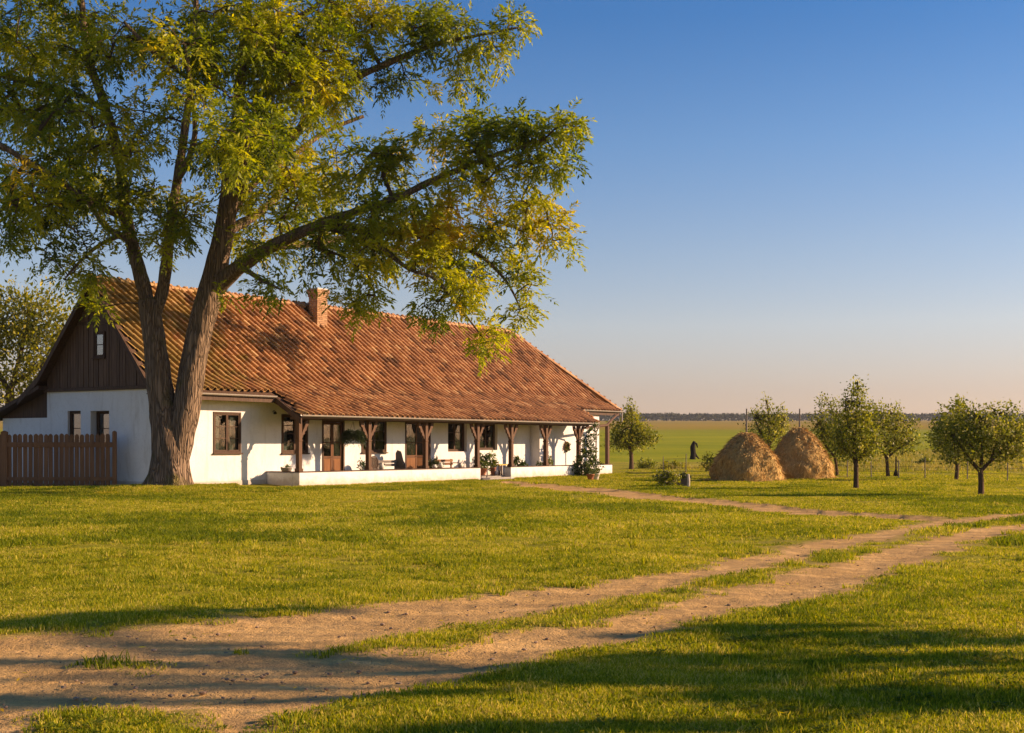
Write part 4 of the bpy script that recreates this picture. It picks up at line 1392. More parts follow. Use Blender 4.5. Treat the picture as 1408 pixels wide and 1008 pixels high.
def furrowed(mb, pts, rads, sides, flare=None, seed=0.0, amp=0.06):
    """thick limb with ridged bark"""
    n = len(pts)
    vs, fs = [], []
    ax = Vector((1, 0, 0))
    acc = 0.0
    for i, p in enumerate(pts):
        d = (pts[min(i + 1, n - 1)] - pts[max(i - 1, 0)]).normalized()
        a = (ax - d * ax.dot(d)).normalized(); b = d.cross(a)
        if i: acc += (p - pts[i - 1]).length
        for k in range(sides):
            th = 2 * math.pi * k / sides
            c, s = math.cos(th), math.sin(th)
            r = rads[i]
            if flare:
                h = max(0.0, p.z - pts[0].z)
                root = max(0.0, math.cos(th * 5 + seed + 0.7 * math.sin(th * 2)))
                r *= 1 + math.exp(-h / 0.42) * (0.16 + 0.62 * root ** 2)
            q = mn.noise(Vector((c * 1.4 + seed, s * 1.4, acc * 0.6)))
            rid = 1 - abs(mn.noise(Vector((c * rads[i] * 11 + seed, s * rads[i] * 11, acc * 1.1)))) * 2
            r *= 1 + 0.13 * q
            r += amp * rid * min(1.0, rads[i] / 0.4)
            vs.append(p + (a * c + b * s) * r)
    for i in range(n - 1):
        for k in range(sides):
            k2 = (k + 1) % sides
            fs.append((i * sides + k, i * sides + k2, (i + 1) * sides + k2, (i + 1) * sides + k))
    fs.append(tuple((n - 1) * sides + k for k in range(sides)))
    mb.add(vs, fs)

def compound_leaves(pos, dirs, length, pairs, lf_len, lf_wid, tint, droop=0.5):
    """pinnate leaves: leaflets in pairs along a drooping stalk"""
    n = len(pos)
    dirs = unit(dirs)
    nor = unit(rand_dirs(n) * 0.55 + np.array([0, 0, 1.0]))
    side = unit(np.cross(dirs, nor)); nor = unit(np.cross(side, dirs))
    P, Ax, L, T, Sd = [], [], [], [], []
    ts = np.linspace(0.22, 0.92, pairs)
    down = np.array([0, 0, -1.0])
    for t in ts:
        c = pos + dirs * length[:, None] * t + down * (droop * length[:, None] * t * t)
        for sg in (-1, 1):
            ax = unit(dirs * 0.75 + side * sg * 0.8 + down * (0.12 + 0.3 * t) + RNG.normal(size=(n, 3)) * 0.16)
            P.append(c); Ax.append(ax); L.append(lf_len * (0.75 + 0.5 * RNG.random(n)) * (1.05 - 0.35 * abs(t - 0.5)))
            T.append(tint + RNG.normal(0, 0.05, n))
    c = pos + dirs * length[:, None] + down * (droop * length[:, None])
    P.append(c - dirs * 0.02); Ax.append(unit(dirs + down * 0.6)); L.append(lf_len * np.ones(n)); T.append(tint)
    P, Ax, L, T = np.concatenate(P), np.concatenate(Ax), np.concatenate(L), np.concatenate(T)
    v, f = leaf_quads(P, Ax, L, L * (lf_wid / lf_len), 1.1)
    return v, f, np.clip(np.repeat(T, 4), 0, 1)

TD = 44.0
big = thing("ash_tree", "huge old ash tree with forked trunk spreading over the farmhouse roof", "tree", (TREE_XY[0], TREE_XY[1], 0.0))
BO = Vector((TREE_XY[0], TREE_XY[1], 0.0))
def tp(px, py, dd=0.0):
    return at(px, py, TD + dd) - BO
def limb(spec, step):
    pts = [tp(s[0], s[1], s[3] if len(s) > 3 else 0.0) for s in spec]
    rads = [s[2] * 0.87 * TD / FPX for s in spec]
    return catmull(pts, rads, step)

SKEL = []      # (point, radius) samples that twigs may start from
TRUNKS = [
    ([(234, 684, 37), (234, 672, 34), (235, 655, 30.5), (235, 630, 27.5), (232, 605, 25), (226, 575, 22.5), (221, 540, 19), (214, 480, 17), (207, 435, 15.5), (203, 412, 14)], 44, True),
    ([(240, 690, 8), (241, 665, 13), (242, 640, 18), (246, 608, 21), (255, 565, 20.5), (266, 500, 19), (276, 450, 18.5), (289, 402, 18), (303, 340, 15.5), (312, 290, 14), (318, 240, 12.5)], 36, False),
]
tb = MB()
for i, (sp, sd, fl) in enumerate(TRUNKS):
    p_, r_l = limb(sp, 0.10)
    furrowed(tb, p_, r_l, sd, fl, 3.1 * i, 0.035)
    SKEL += [(q, rr) for q, rr in zip(p_, r_l) if q.z > 6.0]
LIMBS = [
    [(205, 425, 12), (195, 385, 11.5), (181, 335, 10.5, 0.3), (172, 290, 9.5, 0.5), (165, 225, 8.5, 0.6), (146, 150, 7.5, 0.6), (120, 75, 6, 0.4), (112, 0, 5, 0.2), (100, -90, 4, 0)],
    [(212, 435, 11), (223, 400, 10), (230, 350, 9, -0.4), (236, 300, 8, -0.8), (245, 240, 7, -1.0), (258, 150, 6, -1.2), (268, 60, 4.5, -1.2), (270, -60, 3.5, -1.5)],
    [(318, 240, 12.5), (325, 190, 11), (330, 120, 9, 0.4), (337, 40, 7.5, 0.5), (348, -70, 6, 0.5), (352, -170, 4, 0.5)],
    [(283, 425, 15), (296, 398, 14), (318, 377, 13, -0.4), (350, 352, 11, -1.0), (400, 326, 9, -1.6), (450, 305, 7.5, -2.2), (500, 288, 6.2, -2.6), (550, 270, 5.2, -3.0), (600, 246, 5, -3.2), (650, 226, 4, -3.3), (700, 206, 3, -3.3), (748, 192, 2, -3.4)],
    [(450, 305, 6.5, -2.2), (500, 318, 6, -2.0), (560, 322, 5, -1.6), (620, 336, 4, -1.4), (660, 352, 3, -1.4), (695, 385, 2.2, -1.5), (716, 425, 1.2, -1.6)],
    [(480, 308, 4.5, -2.0), (530, 345, 3.8, -2.8), (562, 370, 3, -3.2), (600, 385, 2.2, -3.6), (636, 428, 1.5, -3.8), (668, 470, 1.0, -4.0)],
    [(316, 250, 9), (355, 217, 8, 0.4), (400, 190, 7, 0.8), (440, 150, 6.5, 1.0), (490, 108, 6, 1.1), (540, 84, 5, 1.2), (600, 61, 3.8, 1.2), (650, 50, 2.8, 1.2), (712, 38, 1.6, 1.2)],
    [(310, 305, 7), (350, 252, 6, 1.5), (400, 216, 5, 2.8), (450, 180, 4, 3.6), (500, 160, 3, 4.0)],
    [(173, 296, 7, 0.5), (150, 290, 6.5, -0.4), (100, 262, 6, -1.4), (55, 233, 5, -2.0), (0, 200, 4.5, -2.4), (-70, 172, 3.5, -2.6)],
    [(148, 155, 5, 0.6), (110, 132, 4.5, 1.2), (50, 118, 4, 2.0), (-20, 98, 3, 2.6)],
    [(243, 250, 5, -1.0), (258, 222, 4.6, -1.7), (268, 180, 3.8, -2.4), (262, 120, 3, -3.2), (255, 60, 2, -3.6)],
    [(308, 320, 9), (345, 300, 7.5, 2.4), (380, 270, 6, 5.0), (400, 235, 4.5, 7.5), (420, 215, 3, 9.0)],       # back over the roof
    [(180, 330, 7, 0.3), (150, 315, 6, 2.4), (130, 290, 5, 4.6), (110, 262, 3.5, 6.5)],
    [(315, 270, 7), (330, 260, 6, -2.4), (335, 235, 5, -4.6), (340, 190, 3.5, -6.4)],
    [(335, 70, 5, 0.5), (380, 40, 4, 0.2), (430, 10, 3, 0.0), (480, -30, 2, 0.0)],
    [(262, 110, 4, -1.2), (210, 70, 3.4, -1.8), (170, 30, 2.5, -2.2)],
    [(330, 366, 5, -0.7), (360, 385, 3.5, -2.0), (386, 398, 1.4, -2.8)],
    [(380, 338, 7, -1.0), (430, 335, 6, 2.0), (480, 328, 5, 5.0), (540, 342, 4, 9.0), (600, 360, 3, 11), (660, 368, 2, 12)],
    [(178, 320, 4, 0.4), (140, 335, 3.2, -1.0), (110, 360, 2.2, -1.8), (88, 385, 1.4, -2.2)],
]
for sp in LIMBS:
    p_, r_l = limb(sp, 0.22)
    tb.tube(p_, r_l, 9 if r_l[0] > 0.12 else 7, True, 0.25, 1.7 * len(SKEL))
    SKEL += list(zip(p_, r_l))
tb.build("trunk", M['bark'], big, True)

# leaf masses of the crown: picture centre, radii in px, depth offset, depth spread (m), density
CROWN = [
    (706, 34, 34, 22, 1.2, .7, 1), (655, 78, 42, 32, 1.2, .9, .9), (640, 108, 20, 20, 1.2, .5, .8), (600, 28, 62, 34, 1.2, 1.3, 1), (545, 48, 60, 50, 1.1, 1.5, 1), (558, 108, 42, 26, 1.2, 1, .8), (500, 20, 60, 50, 1, 1.8, 1),
    (640, 182, 56, 32, -3.2, 1, .9), (700, 176, 62, 28, -3.3, .9, 1), (772, 180, 30, 26, -3.4, .7, 1), (768, 218, 30, 16, -3.4, .6, .9), (720, 224, 50, 24, -3.3, .8, .9), (560, 205, 52, 30, -2.8, 1.2, .9), (500, 225, 56, 44, -2.4, 1.6, .9), (640, 232, 56, 34, -3.2, 1, .9),
    (556, 292, 78, 44, -2.8, 1.4, 1), (640, 300, 58, 34, -2.6, 1.2, .9), (716, 282, 40, 28, -2.4, 1, .7), (768, 318, 20, 32, -2.2, .6, .8), (742, 300, 26, 20, -2.2, .6, .7), (690, 322, 50, 24, -2, .8, .7), (600, 352, 54, 40, -3, 1, .9), (632, 396, 40, 36, -3.6, .8, .8),
    (700, 366, 40, 28, -1.6, .8, .7), (730, 402, 20, 36, -1.6, .5, .8), (716, 432, 16, 14, -1.6, .4, .8), (674, 472, 20, 22, -4, .4, 1.2), (650, 440, 26, 22, -3.8, .5, .8), (600, 420, 30, 24, -3.4, .6, .7), (500, 345, 56, 38, -2.6, 1.4, .9), (492, 402, 28, 26, -2.8, .6, .8),
    (455, 328, 48, 34, -2, 1.6, .8), (404, 352, 34, 26, -2, 1.2, .7), (497, 420, 16, 14, -2.8, .4, .8), (372, 394, 40, 16, -2.8, .8, .7), (330, 404, 34, 14, -1.6, .8, .6),
    (410, 55, 80, 75, .5, 3.5, 1.1), (330, 60, 80, 75, .4, 4, 1), (245, 60, 62, 75, -1, 3.6, .75), (150, 60, 60, 55, .5, 3.4, .75), (60, 55, 78, 75, 1.5, 3.6, 1), (30, 150, 60, 76, 2, 3.2, 1), (100, 175, 66, 66, .5, 3.4, 1), (56, 262, 66, 56, -1.6, 2.4, 1), (120, 292, 56, 34, -.6, 2, .9),
    (92, 345, 48, 34, -1.6, 1.4, .8), (112, 372, 32, 26, -1.8, .9, .7), (28, 305, 36, 36, -2.2, 1.2, .8), (200, 190, 66, 52, 0, 3.2, .8), (252, 296, 44, 34, -1.2, 1.6, 1), (236, 330, 38, 20, -1.4, .9, .9), (325, 175, 62, 58, -3.5, 3, .9), (400, 160, 76, 60, 1, 3, 1), (446, 105, 62, 54, 1, 2.4, 1),
    (372, 258, 62, 56, 1, 3.4, .9), (430, 250, 56, 44, -.5, 2.4, .9), (366, 322, 44, 34, -1.2, 1.6, .8), (170, 262, 50, 36, 1.5, 2.4, .8), (150, 415, 36, 14, 1.0, .5, .45), (200, 310, 30, 34, .3, 1, .7),
    (400, 230, 60, 40, 7, 2.4, .9), (120, 262, 56, 40, 6, 2.2, .8), (338, 200, 56, 44, -6, 2, .9), (330, 330, 40, 30, 5, 2, .5), (440, 290, 50, 30, 6, 2, .6),
    (470, 318, 50, 28, 6, 1.2, .7), (560, 326, 50, 24, 7.8, 1.1, .8), (512, 308, 40, 26, 7, 1.1, .7), (610, 326, 40, 22, 8.6, 1, .7), (545, 345, 46, 24, 10, 1.1, .7), (600, 368, 44, 24, 11, 1.2, .9), (648, 376, 40, 24, 12, 1.1, .9), (700, 362, 30, 22, 12.5, 1, .8),
    (262, 95, 40, 60, -3, 1.2, .9), (288, 215, 34, 34, -2.4, 1, .7),
    # above and beside the picture
    (-60, 120, 76, 90, 0, 3.5, .8), (-70, 230, 60, 60, -2, 2.4, .8), (-60, 20, 80, 80, 1, 3.5, .8), (60, -60, 100, 70, .5, 4, .8), (200, -70, 110, 70, 0, 4.5, .8), (350, -90, 110, 80, .4, 4.5, .8), (480, -50, 70, 50, .5, 3, .7), (300, -190, 120, 70, .4, 4, .6), (140, -150, 100, 60, 0, 3.6, .6),
]
cen = []
for (cx, cy, rx, ry, d0, dd, den) in CROWN:
    n = max(3, int(rx * ry / 88.0 * den * (1 + 0.16 * dd)))
    if cy < -20 or cx < -20: n = max(3, n // 2)
    q, _ = ell_points(n, (0, 0, 0), (1, 1, 1), 0.1)
    for s in q:
        cen.append(tp(cx + s[0] * rx * 0.93, cy - s[2] * ry * 0.93, d0 + s[1] * dd))
cen = np.array([tuple(c) for c in cen])
# leave ragged gaps: drop masses where a slow noise is low
keep = np.array([mn.noise(Vector((c[0] * 1.0, c[1] * 0.8, c[2] * 1.05 + 7))) > (-0.11 if c[0] < 8.3 else -0.36) for c in cen])
cen = cen[keep]
# grow twigs: every mass is joined to the nearest wood that already stands
wood = [np.array(tuple(q)) for q, rr in SKEL]
parent_d = np.full(len(cen), 1e9); parent_i = np.zeros(len(cen), int)
W0 = np.array(wood)
for i in range(len(cen)):
    d = np.linalg.norm(W0 - cen[i], axis=1) + np.clip(W0[:, 2] - cen[i, 2], 0, 5) * 0.25
    parent_i[i] = d.argmin(); parent_d[i] = d.min()
nodes = [tuple(w) for w in W0]
todo = np.ones(len(cen), bool)
par = {}
order = []
for _ in range(len(cen)):
    cand = np.where(todo)[0]
    i = cand[parent_d[cand].argmin()]
    todo[i] = False
    nodes.append(tuple(cen[i])); me_i = len(nodes) - 1
    par[me_i] = parent_i[i]
    order.append(me_i)
    d = np.linalg.norm(cen - cen[i], axis=1) * 1.08 + 0.05
    up_ = todo & (d < parent_d)
    parent_d[up_] = d[up_]; parent_i[up_] = me_i
kids = {}
for c, p in par.items(): kids.setdefault(p, []).append(c)
weight = {}
for c in reversed(order):
    weight[c] = 1 + sum(weight[k] for k in kids.get(c, []))
tw = MB()
odir = np.zeros((len(order), 3))
for j, c in enumerate(order):
    a, b = Vector(nodes[par[c]]), Vector(nodes[c])
    w = weight[c]
    r0 = min(0.075, 0.011 + 0.0075 * w ** 0.62); r1 = max(0.008, r0 * 0.7)
    mid = (a + b) * 0.5 + Vector((0, 0, 0.10 * (b - a).length)) + Vector([random.uniform(-1, 1) for _ in range(3)]) * 0.06 * (b - a).length
    tw.tube([a, mid, b], [r0, (r0 + r1) / 2, r1], 4, False)
    odir[j] = (b - a).normalized()
tw.build("branches", M['young_bark'], big, True)
npos = np.array([nodes[c] for c in order])
NL = 12
pos = np.repeat(npos, NL, 0) + RNG.normal(size=(len(npos) * NL, 3)) * 0.17
dirs = np.repeat(odir, NL, 0) * 0.55 + RNG.normal(size=(len(pos), 3)) * 0.75 + np.array([0, 0, -0.02])
ln = 0.40 + 0.26 * RNG.random(len(pos))
# autumn tint comes in whole sprays, stronger at the outer ends of the limbs
base = np.array([0.37 + 0.5 * mn.noise(Vector((p[0] * 0.5, p[1] * 0.5, p[2] * 0.5))) for p in npos]) + RNG.normal(0, 0.09, len(npos))
base += 0.10 * np.clip((npos[:, 0] - 5) / 8, 0, 1)
tint = np.clip(np.repeat(base, NL) + RNG.normal(0, 0.06, len(pos)), 0.03, 0.97)
v, f, t = compound_leaves(pos, dirs, ln, 5, 0.19, 0.066, tint, 0.30)
np_mesh("crown", v, f, t, M['leaf'], big)

# ---- small trees of the yard
def ground_at(px, py):
    d = EYE * FPX / (py - HZ)
    for _ in range(30):
        z = hz((px - 704) / FPX * d, d)
        d2 = (EYE - z) * FPX / (py - HZ) if py > HZ + 2 else d
        d = 0.5 * d + 0.5 * min(max(d2, 5), 600)
    return Vector(((px - 704) / FPX * d, d, hz((px - 704) / FPX * d, d)))

def yard_tree(label, foot, trunk, limbs, blobs, leaves, leaf=0.10, group="small fruit trees in the yard", name="fruit_tree", mat='orchard_leaf', clump=0.15, depth=0.8, tint=(0.45, 0.24), cat="tree"):
    """foot (px,py); trunk [(px,py,r px)]; blobs [(px,py,rx,ry)] seen in the picture; depth of the crown follows its width"""
    g = ground_at(*foot)
    d0 = g.y
    root = thing(name, label, cat, tuple(g), 0.0, group)
    mb = MB()
    k = d0 / FPX
    def q(px, py, dd=0.0):
        return at(px, py, d0 + dd) - g
    sp = [(foot[0], foot[1] + 3, trunk[0][2] * 1.5)] + list(trunk)
    p_, r_l = catmull([q(s[0], s[1]) for s in sp], [s[2] * k for s in sp], 0.12)
    furrowed(mb, p_, r_l, 10, None, foot[0] * 0.1, 0.012)
    for L in limbs:
        pts = [q(s[0], s[1], (s[3] if len(s) > 3 else 0.0)) for s in L]
        p2, r2 = catmull(pts, [s[2] * k for s in L], 0.2)
        mb.tube(p2, r2, 6, True, 0.2, L[0][0])
    tops = [q(L[-1][0], L[-1][1]) for L in limbs] or [p_[-1]]
    B = []
    for (bx, by, rx, ry) in blobs:
        rd = depth * math.sqrt(rx * ry) * k * 1.25
        B.append((tuple(q(bx, by, random.uniform(-0.35, 0.35) * rd)), (rx * k, rd, ry * k)))
        s = min(tops, key=lambda t_: (t_ - Vector(B[-1][0])).length)
        c = Vector(B[-1][0])
        for _ in range(3):
            e = c + Vector([random.uniform(-1, 1) * r for r in B[-1][1]]) * 0.75
            mb.tube([s, (s + e) * 0.5 + Vector((0, 0, 0.08)), e], [1.0 * k, 0.7 * k, 0.35 * k], 4, False)
    mb.build("trunk", M['young_bark'], root, True)
    simple_crown("crown", B, leaves, leaf, M[mat], root, tint, clump, 0.25, 0.52)
    return root

yard_tree("small fruit tree with pointed crown just right of the farmhouse end", (868, 645), [(868, 644, 3.4), (868, 630, 2.6), (867, 616, 2.4)],
          [[(867, 618, 2.2), (858, 605, 1.4), (848, 598, 1)], [(867, 618, 2.2), (880, 606, 1.4), (892, 600, 1)], [(867, 618, 2), (869, 590, 1.5), (868, 562, .7)]],
          [(868, 562, 5, 9), (868, 575, 12, 10), (864, 590, 22, 12), (882, 600, 19, 10), (850, 606, 16, 9), (868, 604, 24, 12), (892, 604, 11, 7)], 4200, 0.16)
yard_tree("fruit tree with thin upright top behind the two haystacks", (1057, 648), [(1057, 646, 3), (1057, 610, 2.4)],
          [[(1057, 612, 2), (1045, 595, 1.4), (1038, 575, .7)], [(1057, 612, 2), (1057, 575, 1.2), (1054, 550, .5)], [(1057, 612, 2), (1072, 592, 1.4), (1080, 575, .7)]],
          [(1054, 556, 4, 9), (1042, 570, 6, 9), (1055, 575, 16, 8), (1070, 570, 8, 9), (1058, 590, 27, 13), (1072, 585, 14, 10), (1060, 606, 26, 14)], 3900, 0.13)
yard_tree("bushy fruit tree behind the right haystack, left of the spire-topped tree", (1151, 654), [(1151, 653, 2.4), (1150, 640, 2.0), (1147, 625, 1.9)],
          [[(1147, 628, 1.8), (1132, 606, 1.6), (1128, 580, .9)], [(1147, 628, 1.8), (1152, 606, 1.5), (1150, 575, .8)]],
          [(1134, 556, 6, 12), (1148, 562, 6, 12), (1130, 575, 14, 10), (1148, 585, 20, 14), (1128, 596, 14, 12), (1140, 610, 26, 16), (1160, 612, 14, 14), (1152, 600, 18, 14)], 4800, 0.12)
yard_tree("fruit tree with tall spire top and bare dark trunk nearest the haystacks", (1177, 672), [(1177, 671, 4.2), (1177, 655, 3.4), (1177, 640, 3.2), (1176, 632, 3.2)],
          [[(1176, 636, 3), (1175, 600, 2), (1178, 565, 1.3), (1179, 530, .5)], [(1176, 634, 2.4), (1166, 622, 1.8), (1150, 610, 1)], [(1177, 634, 2.4), (1190, 622, 1.8), (1202, 608, 1)], [(1175, 610, 1.6), (1164, 575, 1), (1162, 552, .5)]],
          [(1179, 530, 3.5, 8), (1179, 545, 8, 9), (1164, 555, 7, 9), (1184, 560, 11, 9), (1176, 574, 16, 10), (1163, 585, 14, 12), (1190, 588, 16, 12), (1176, 602, 26, 12), (1158, 618, 14, 9), (1196, 618, 14, 10), (1178, 622, 20, 9)], 5600, 0.105)
yard_tree("wide bushy fruit tree with slim trunk right of the spire-topped tree", (1221, 655), [(1221, 654, 2.8), (1220, 638, 2.2), (1219, 628, 2.2)],
          [[(1219, 630, 2), (1208, 610, 1.4), (1202, 585, .8)], [(1219, 630, 2), (1230, 605, 1.4), (1232, 572, .7)], [(1219, 630, 2), (1240, 614, 1.2), (1255, 604, .7)]],
          [(1203, 566, 9, 10), (1218, 566, 9, 9), (1232, 568, 6, 9), (1214, 582, 24, 12), (1240, 586, 18, 12), (1222, 600, 34, 14), (1250, 604, 14, 10), (1210, 616, 20, 10), (1240, 616, 16, 8)], 4900, 0.125)
yard_tree("fruit tree with pale slim trunk behind the rightmost tree", (1315, 660), [(1315, 659, 3.0), (1316, 645, 2.6), (1316, 632, 2.6)],
          [[(1316, 634, 2.2), (1304, 612, 1.5), (1296, 590, .8)], [(1316, 634, 2.2), (1320, 600, 1.5), (1318, 565, .7)]],
          [(1317, 560, 6, 10), (1310, 575, 16, 12), (1298, 592, 16, 14), (1318, 595, 22, 14), (1296, 612, 12, 10), (1314, 620, 20, 10)], 3900, 0.125)
yard_tree("broad fruit tree with forked dark trunk at the right edge of the yard", (1349, 681), [(1349, 680, 4.2), (1349, 662, 3.6), (1348, 646, 3.6)],
          [[(1348, 648, 3.2), (1335, 634, 2.4), (1322, 615, 1.4), (1312, 600, .8)], [(1348, 648, 3.2), (1362, 634, 2.4), (1380, 618, 1.5), (1396, 600, .8)], [(1349, 642, 2.6), (1350, 605, 1.6), (1345, 572, .7)], [(1362, 634, 2), (1372, 600, 1.2), (1370, 570, .6)]],
          [(1318, 570, 9, 13), (1337, 572, 12, 9), (1366, 566, 9, 9), (1390, 570, 9, 9), (1300, 600, 16, 14), (1330, 590, 24, 14), (1360, 590, 24, 14), (1392, 592, 22, 14), (1330, 612, 28, 12), (1362, 610, 26, 12), (1398, 612, 22, 14), (1310, 625, 14, 8), (1340, 626, 16, 7), (1382, 628, 20, 8), (1420, 606, 18, 16)], 7400, 0.10)

# ---- trees out of the picture on the right: their long shadows cross the yard and the track
def cast(px, py, h):
    """where something of height h must stand so that its shadow falls on this ground pixel"""
    g = gp(px, py)
    return Vector((g.x + SUN_H.x * h / TAN_E, g.y + SUN_H.y * h / TAN_E, h))
def shade_tree(label, trunk_at, bands, leaves):
    root = thing("shade_tree", label, "tree", (trunk_at[0], trunk_at[1], 0.0), 0.0, "trees outside the picture that shade the track")
    o = Vector((trunk_at[0], trunk_at[1], 0.0))
    mb = MB()
    top = max(b[2] for b in bands) + 0.5
    p_, r_l = catmull([Vector((0, 0, -0.2)), Vector((0.05, 0.05, 2.5)), Vector((0, 0.1, 5)), Vector((0.1, 0, top))], [0.20, 0.14, 0.11, 0.04], 0.3)
    furrowed(mb, p_, r_l, 12, True, 2.0, 0.02)
    B = []
    for (a, b, h, th) in bands:
        P0, P1 = cast(*a, h) - o, cast(*b, h) - o
        L = (P1 - P0).length
        near_ = P0 if P0.xy.length < P1.xy.length else P1
        far_ = P1 if near_ is P0 else P0
        mb.tube([Vector((0, 0, h - 1.4)), near_ * 0.5 + Vector((0, 0, (h - 1.0) * 0.5)), near_, far_], [0.08, 0.06, 0.05, 0.02], 6)
        m = max(2, int(L / 0.7))
        for i in range(m):
            c = P0.lerp(P1, (i + 0.5) / m)
            w = th * (0.55 + 0.9 * random.random())
            B.append(((c.x + random.uniform(-.1, .1), c.y + random.uniform(-.12, .12), c.z + random.uniform(-0.05, 0.05)), (0.5, w, 0.16)))
    mb.build("trunk", M['young_bark'], root, True)
    simple_crown("crown", B, leaves, 0.15, M['orchard_leaf'], root, (0.45, 0.2), 0.06, 0.1, 0.5)
    return root
shade_tree("tall slim tree beyond the right edge, nearer the track", (cast(1000, 930, 7)[0], cast(1000, 930, 7)[1]), [
    ((700, 926), (1060, 945), 6.6, .10), ((1000, 948), (1480, 984), 7.0, .13), ((980, 858), (1420, 893), 7.8, .085), ((850, 904), (1230, 915), 7.4, .05), ((700, 1000), (980, 1004), 6.0, .04)], 5600)
shade_tree("slim tree beyond the right edge, farther from the track", (cast(320, 925, 8.5)[0], cast(320, 925, 8.5)[1]), [
    ((-60, 903), (230, 918), 7.6, .03), ((150, 882), (520, 908), 8.6, .03), ((240, 928), (600, 958), 8.0, .035), ((-80, 945), (250, 968), 7.0, .035), ((20, 862), (400, 838), 9.4, .12), ((-120, 870), (60, 862), 9.0, .08)], 2600)

# ---- tall tree behind the house on the left
yard_tree("tall sunlit tree rising behind the left side of the farmhouse", (10, 641.5), [(10, 641, 9), (12, 590, 7), (14, 530, 5)],
          [[(14, 540, 4), (30, 480, 3), (40, 430, 1.5)], [(14, 540, 4), (-20, 480, 3), (-40, 430, 1.5)], [(14, 530, 3), (60, 500, 2), (85, 470, 1)]],
          [(36, 425, 44, 28), (0, 440, 50, 40), (22, 480, 56, 40), (62, 492, 40, 36), (-50, 460, 60, 60), (88, 470, 22, 36), (60, 440, 36, 24), (20, 540, 60, 26), (70, 535, 30, 24), (-40, 540, 60, 30)],
          15000, 0.27, None, "tall_tree", 'far_leaf', 0.4, 0.7, (0.5, 0.26))

# ---- wood on the skyline
P, F_, T_ = [], [], []
n = 42000
x = RNG.uniform(-900, 950, n); y = 1250 + 160 * RNG.random(n)
hh = 4.6 + 2.0 * fbm(x * 0.02, y * 0.004, 3) + 1.4 * fbm(x * 0.12, y * 0.02 + 4, 3)
z = height(x, y) - 0.5 + hh * np.sqrt(RNG.random(n))
v, f = leaf_quads(np.stack([x, y, z], -1), unit(RNG.normal(size=(n, 3)) + np.array([0, 0, .3])), 2.2 + 1.6 * RNG.random(n), 1.8, 0.3)
t_ = NT('far_wood'); nz_ = t_.attr("tint")
M['far_wood'] = t_.done(t_.bsdf(t_.ramp(nz_, [(0.0, (0.018, 0.026, 0.014)), (1.0, (0.05, 0.055, 0.022))]), 0.95, None, 0.05))
tag(np_mesh("distant_wood", v, f, np.repeat(RNG.random(n), 4), M['far_wood']), kind='stuff')
# ------------------------------------------------------------------ picket fence
fd = 48.3
fx0, fx1 = at(-70, 0, fd).x, at(158, 0, fd).x
fence = thing("picket_fence", "brown wooden picket fence joining the left corner of the white gable wall", "fence", (fx1, fd, 0))
k = fd / FPX
gzf = EYE - (668.5 - HZ) * k
def fxl(px): return at(px, 0, fd).x - fx1
for px, w in ((6, 9), (157.5, 5.2), (-66, 9)):
    x = fxl(px); hw = w * k / 2
    m = MB(); m.tint = 0.2
    top = EYE - (594 - HZ) * k
    m.box(x - hw, -0.07, gzf - 0.5, x + hw, 0.07, top)
    m.prism([(x - hw, top + 0.0), (x + hw, top + 0.0), (x, top + 0.05)], 'y', -0.07, 0.07)
    m.build("post", M['fence_wood'], fence, False, 0.01)
for y0, y1 in ((608, 615), (656, 661)):
    m = MB(); m.tint = 0.4
    m.box(fxl(-66), -0.05, EYE - (y1 - HZ) * k, fxl(157), 0.005, EYE - (y0 - HZ) * k)
    m.build("rail", M['fence_wood'], fence)
r_ = random.Random(21)
pitch = 7.1
q = -58.0
while q < 152:
    w = (5.6 + 0.7 * r_.random()) * k / 2
    x = fxl(q + r_.uniform(-0.4, 0.4))
    if not (1.5 < q < 10.8):
        top = EYE - (596.5 + r_.uniform(-0.6, 0.8) - HZ) * k
        bot = EYE - (669 + r_.uniform(-1, 0.6) - HZ) * k
        ln_ = r_.uniform(-0.012, 0.012)
        m = MB(); m.tint = r_.random()
        poly = [(x - w, bot), (x + w, bot), (x + w + ln_, top - 0.07), (x + w * 0.55 + ln_, top - 0.02), (x + ln_, top), (x - w * 0.55 + ln_, top - 0.02), (x - w + ln_, top - 0.07)]
        m.prism(poly, 'y', 0.008, 0.032)
        m.build("picket", M['fence_wood'], fence)
    q += pitch

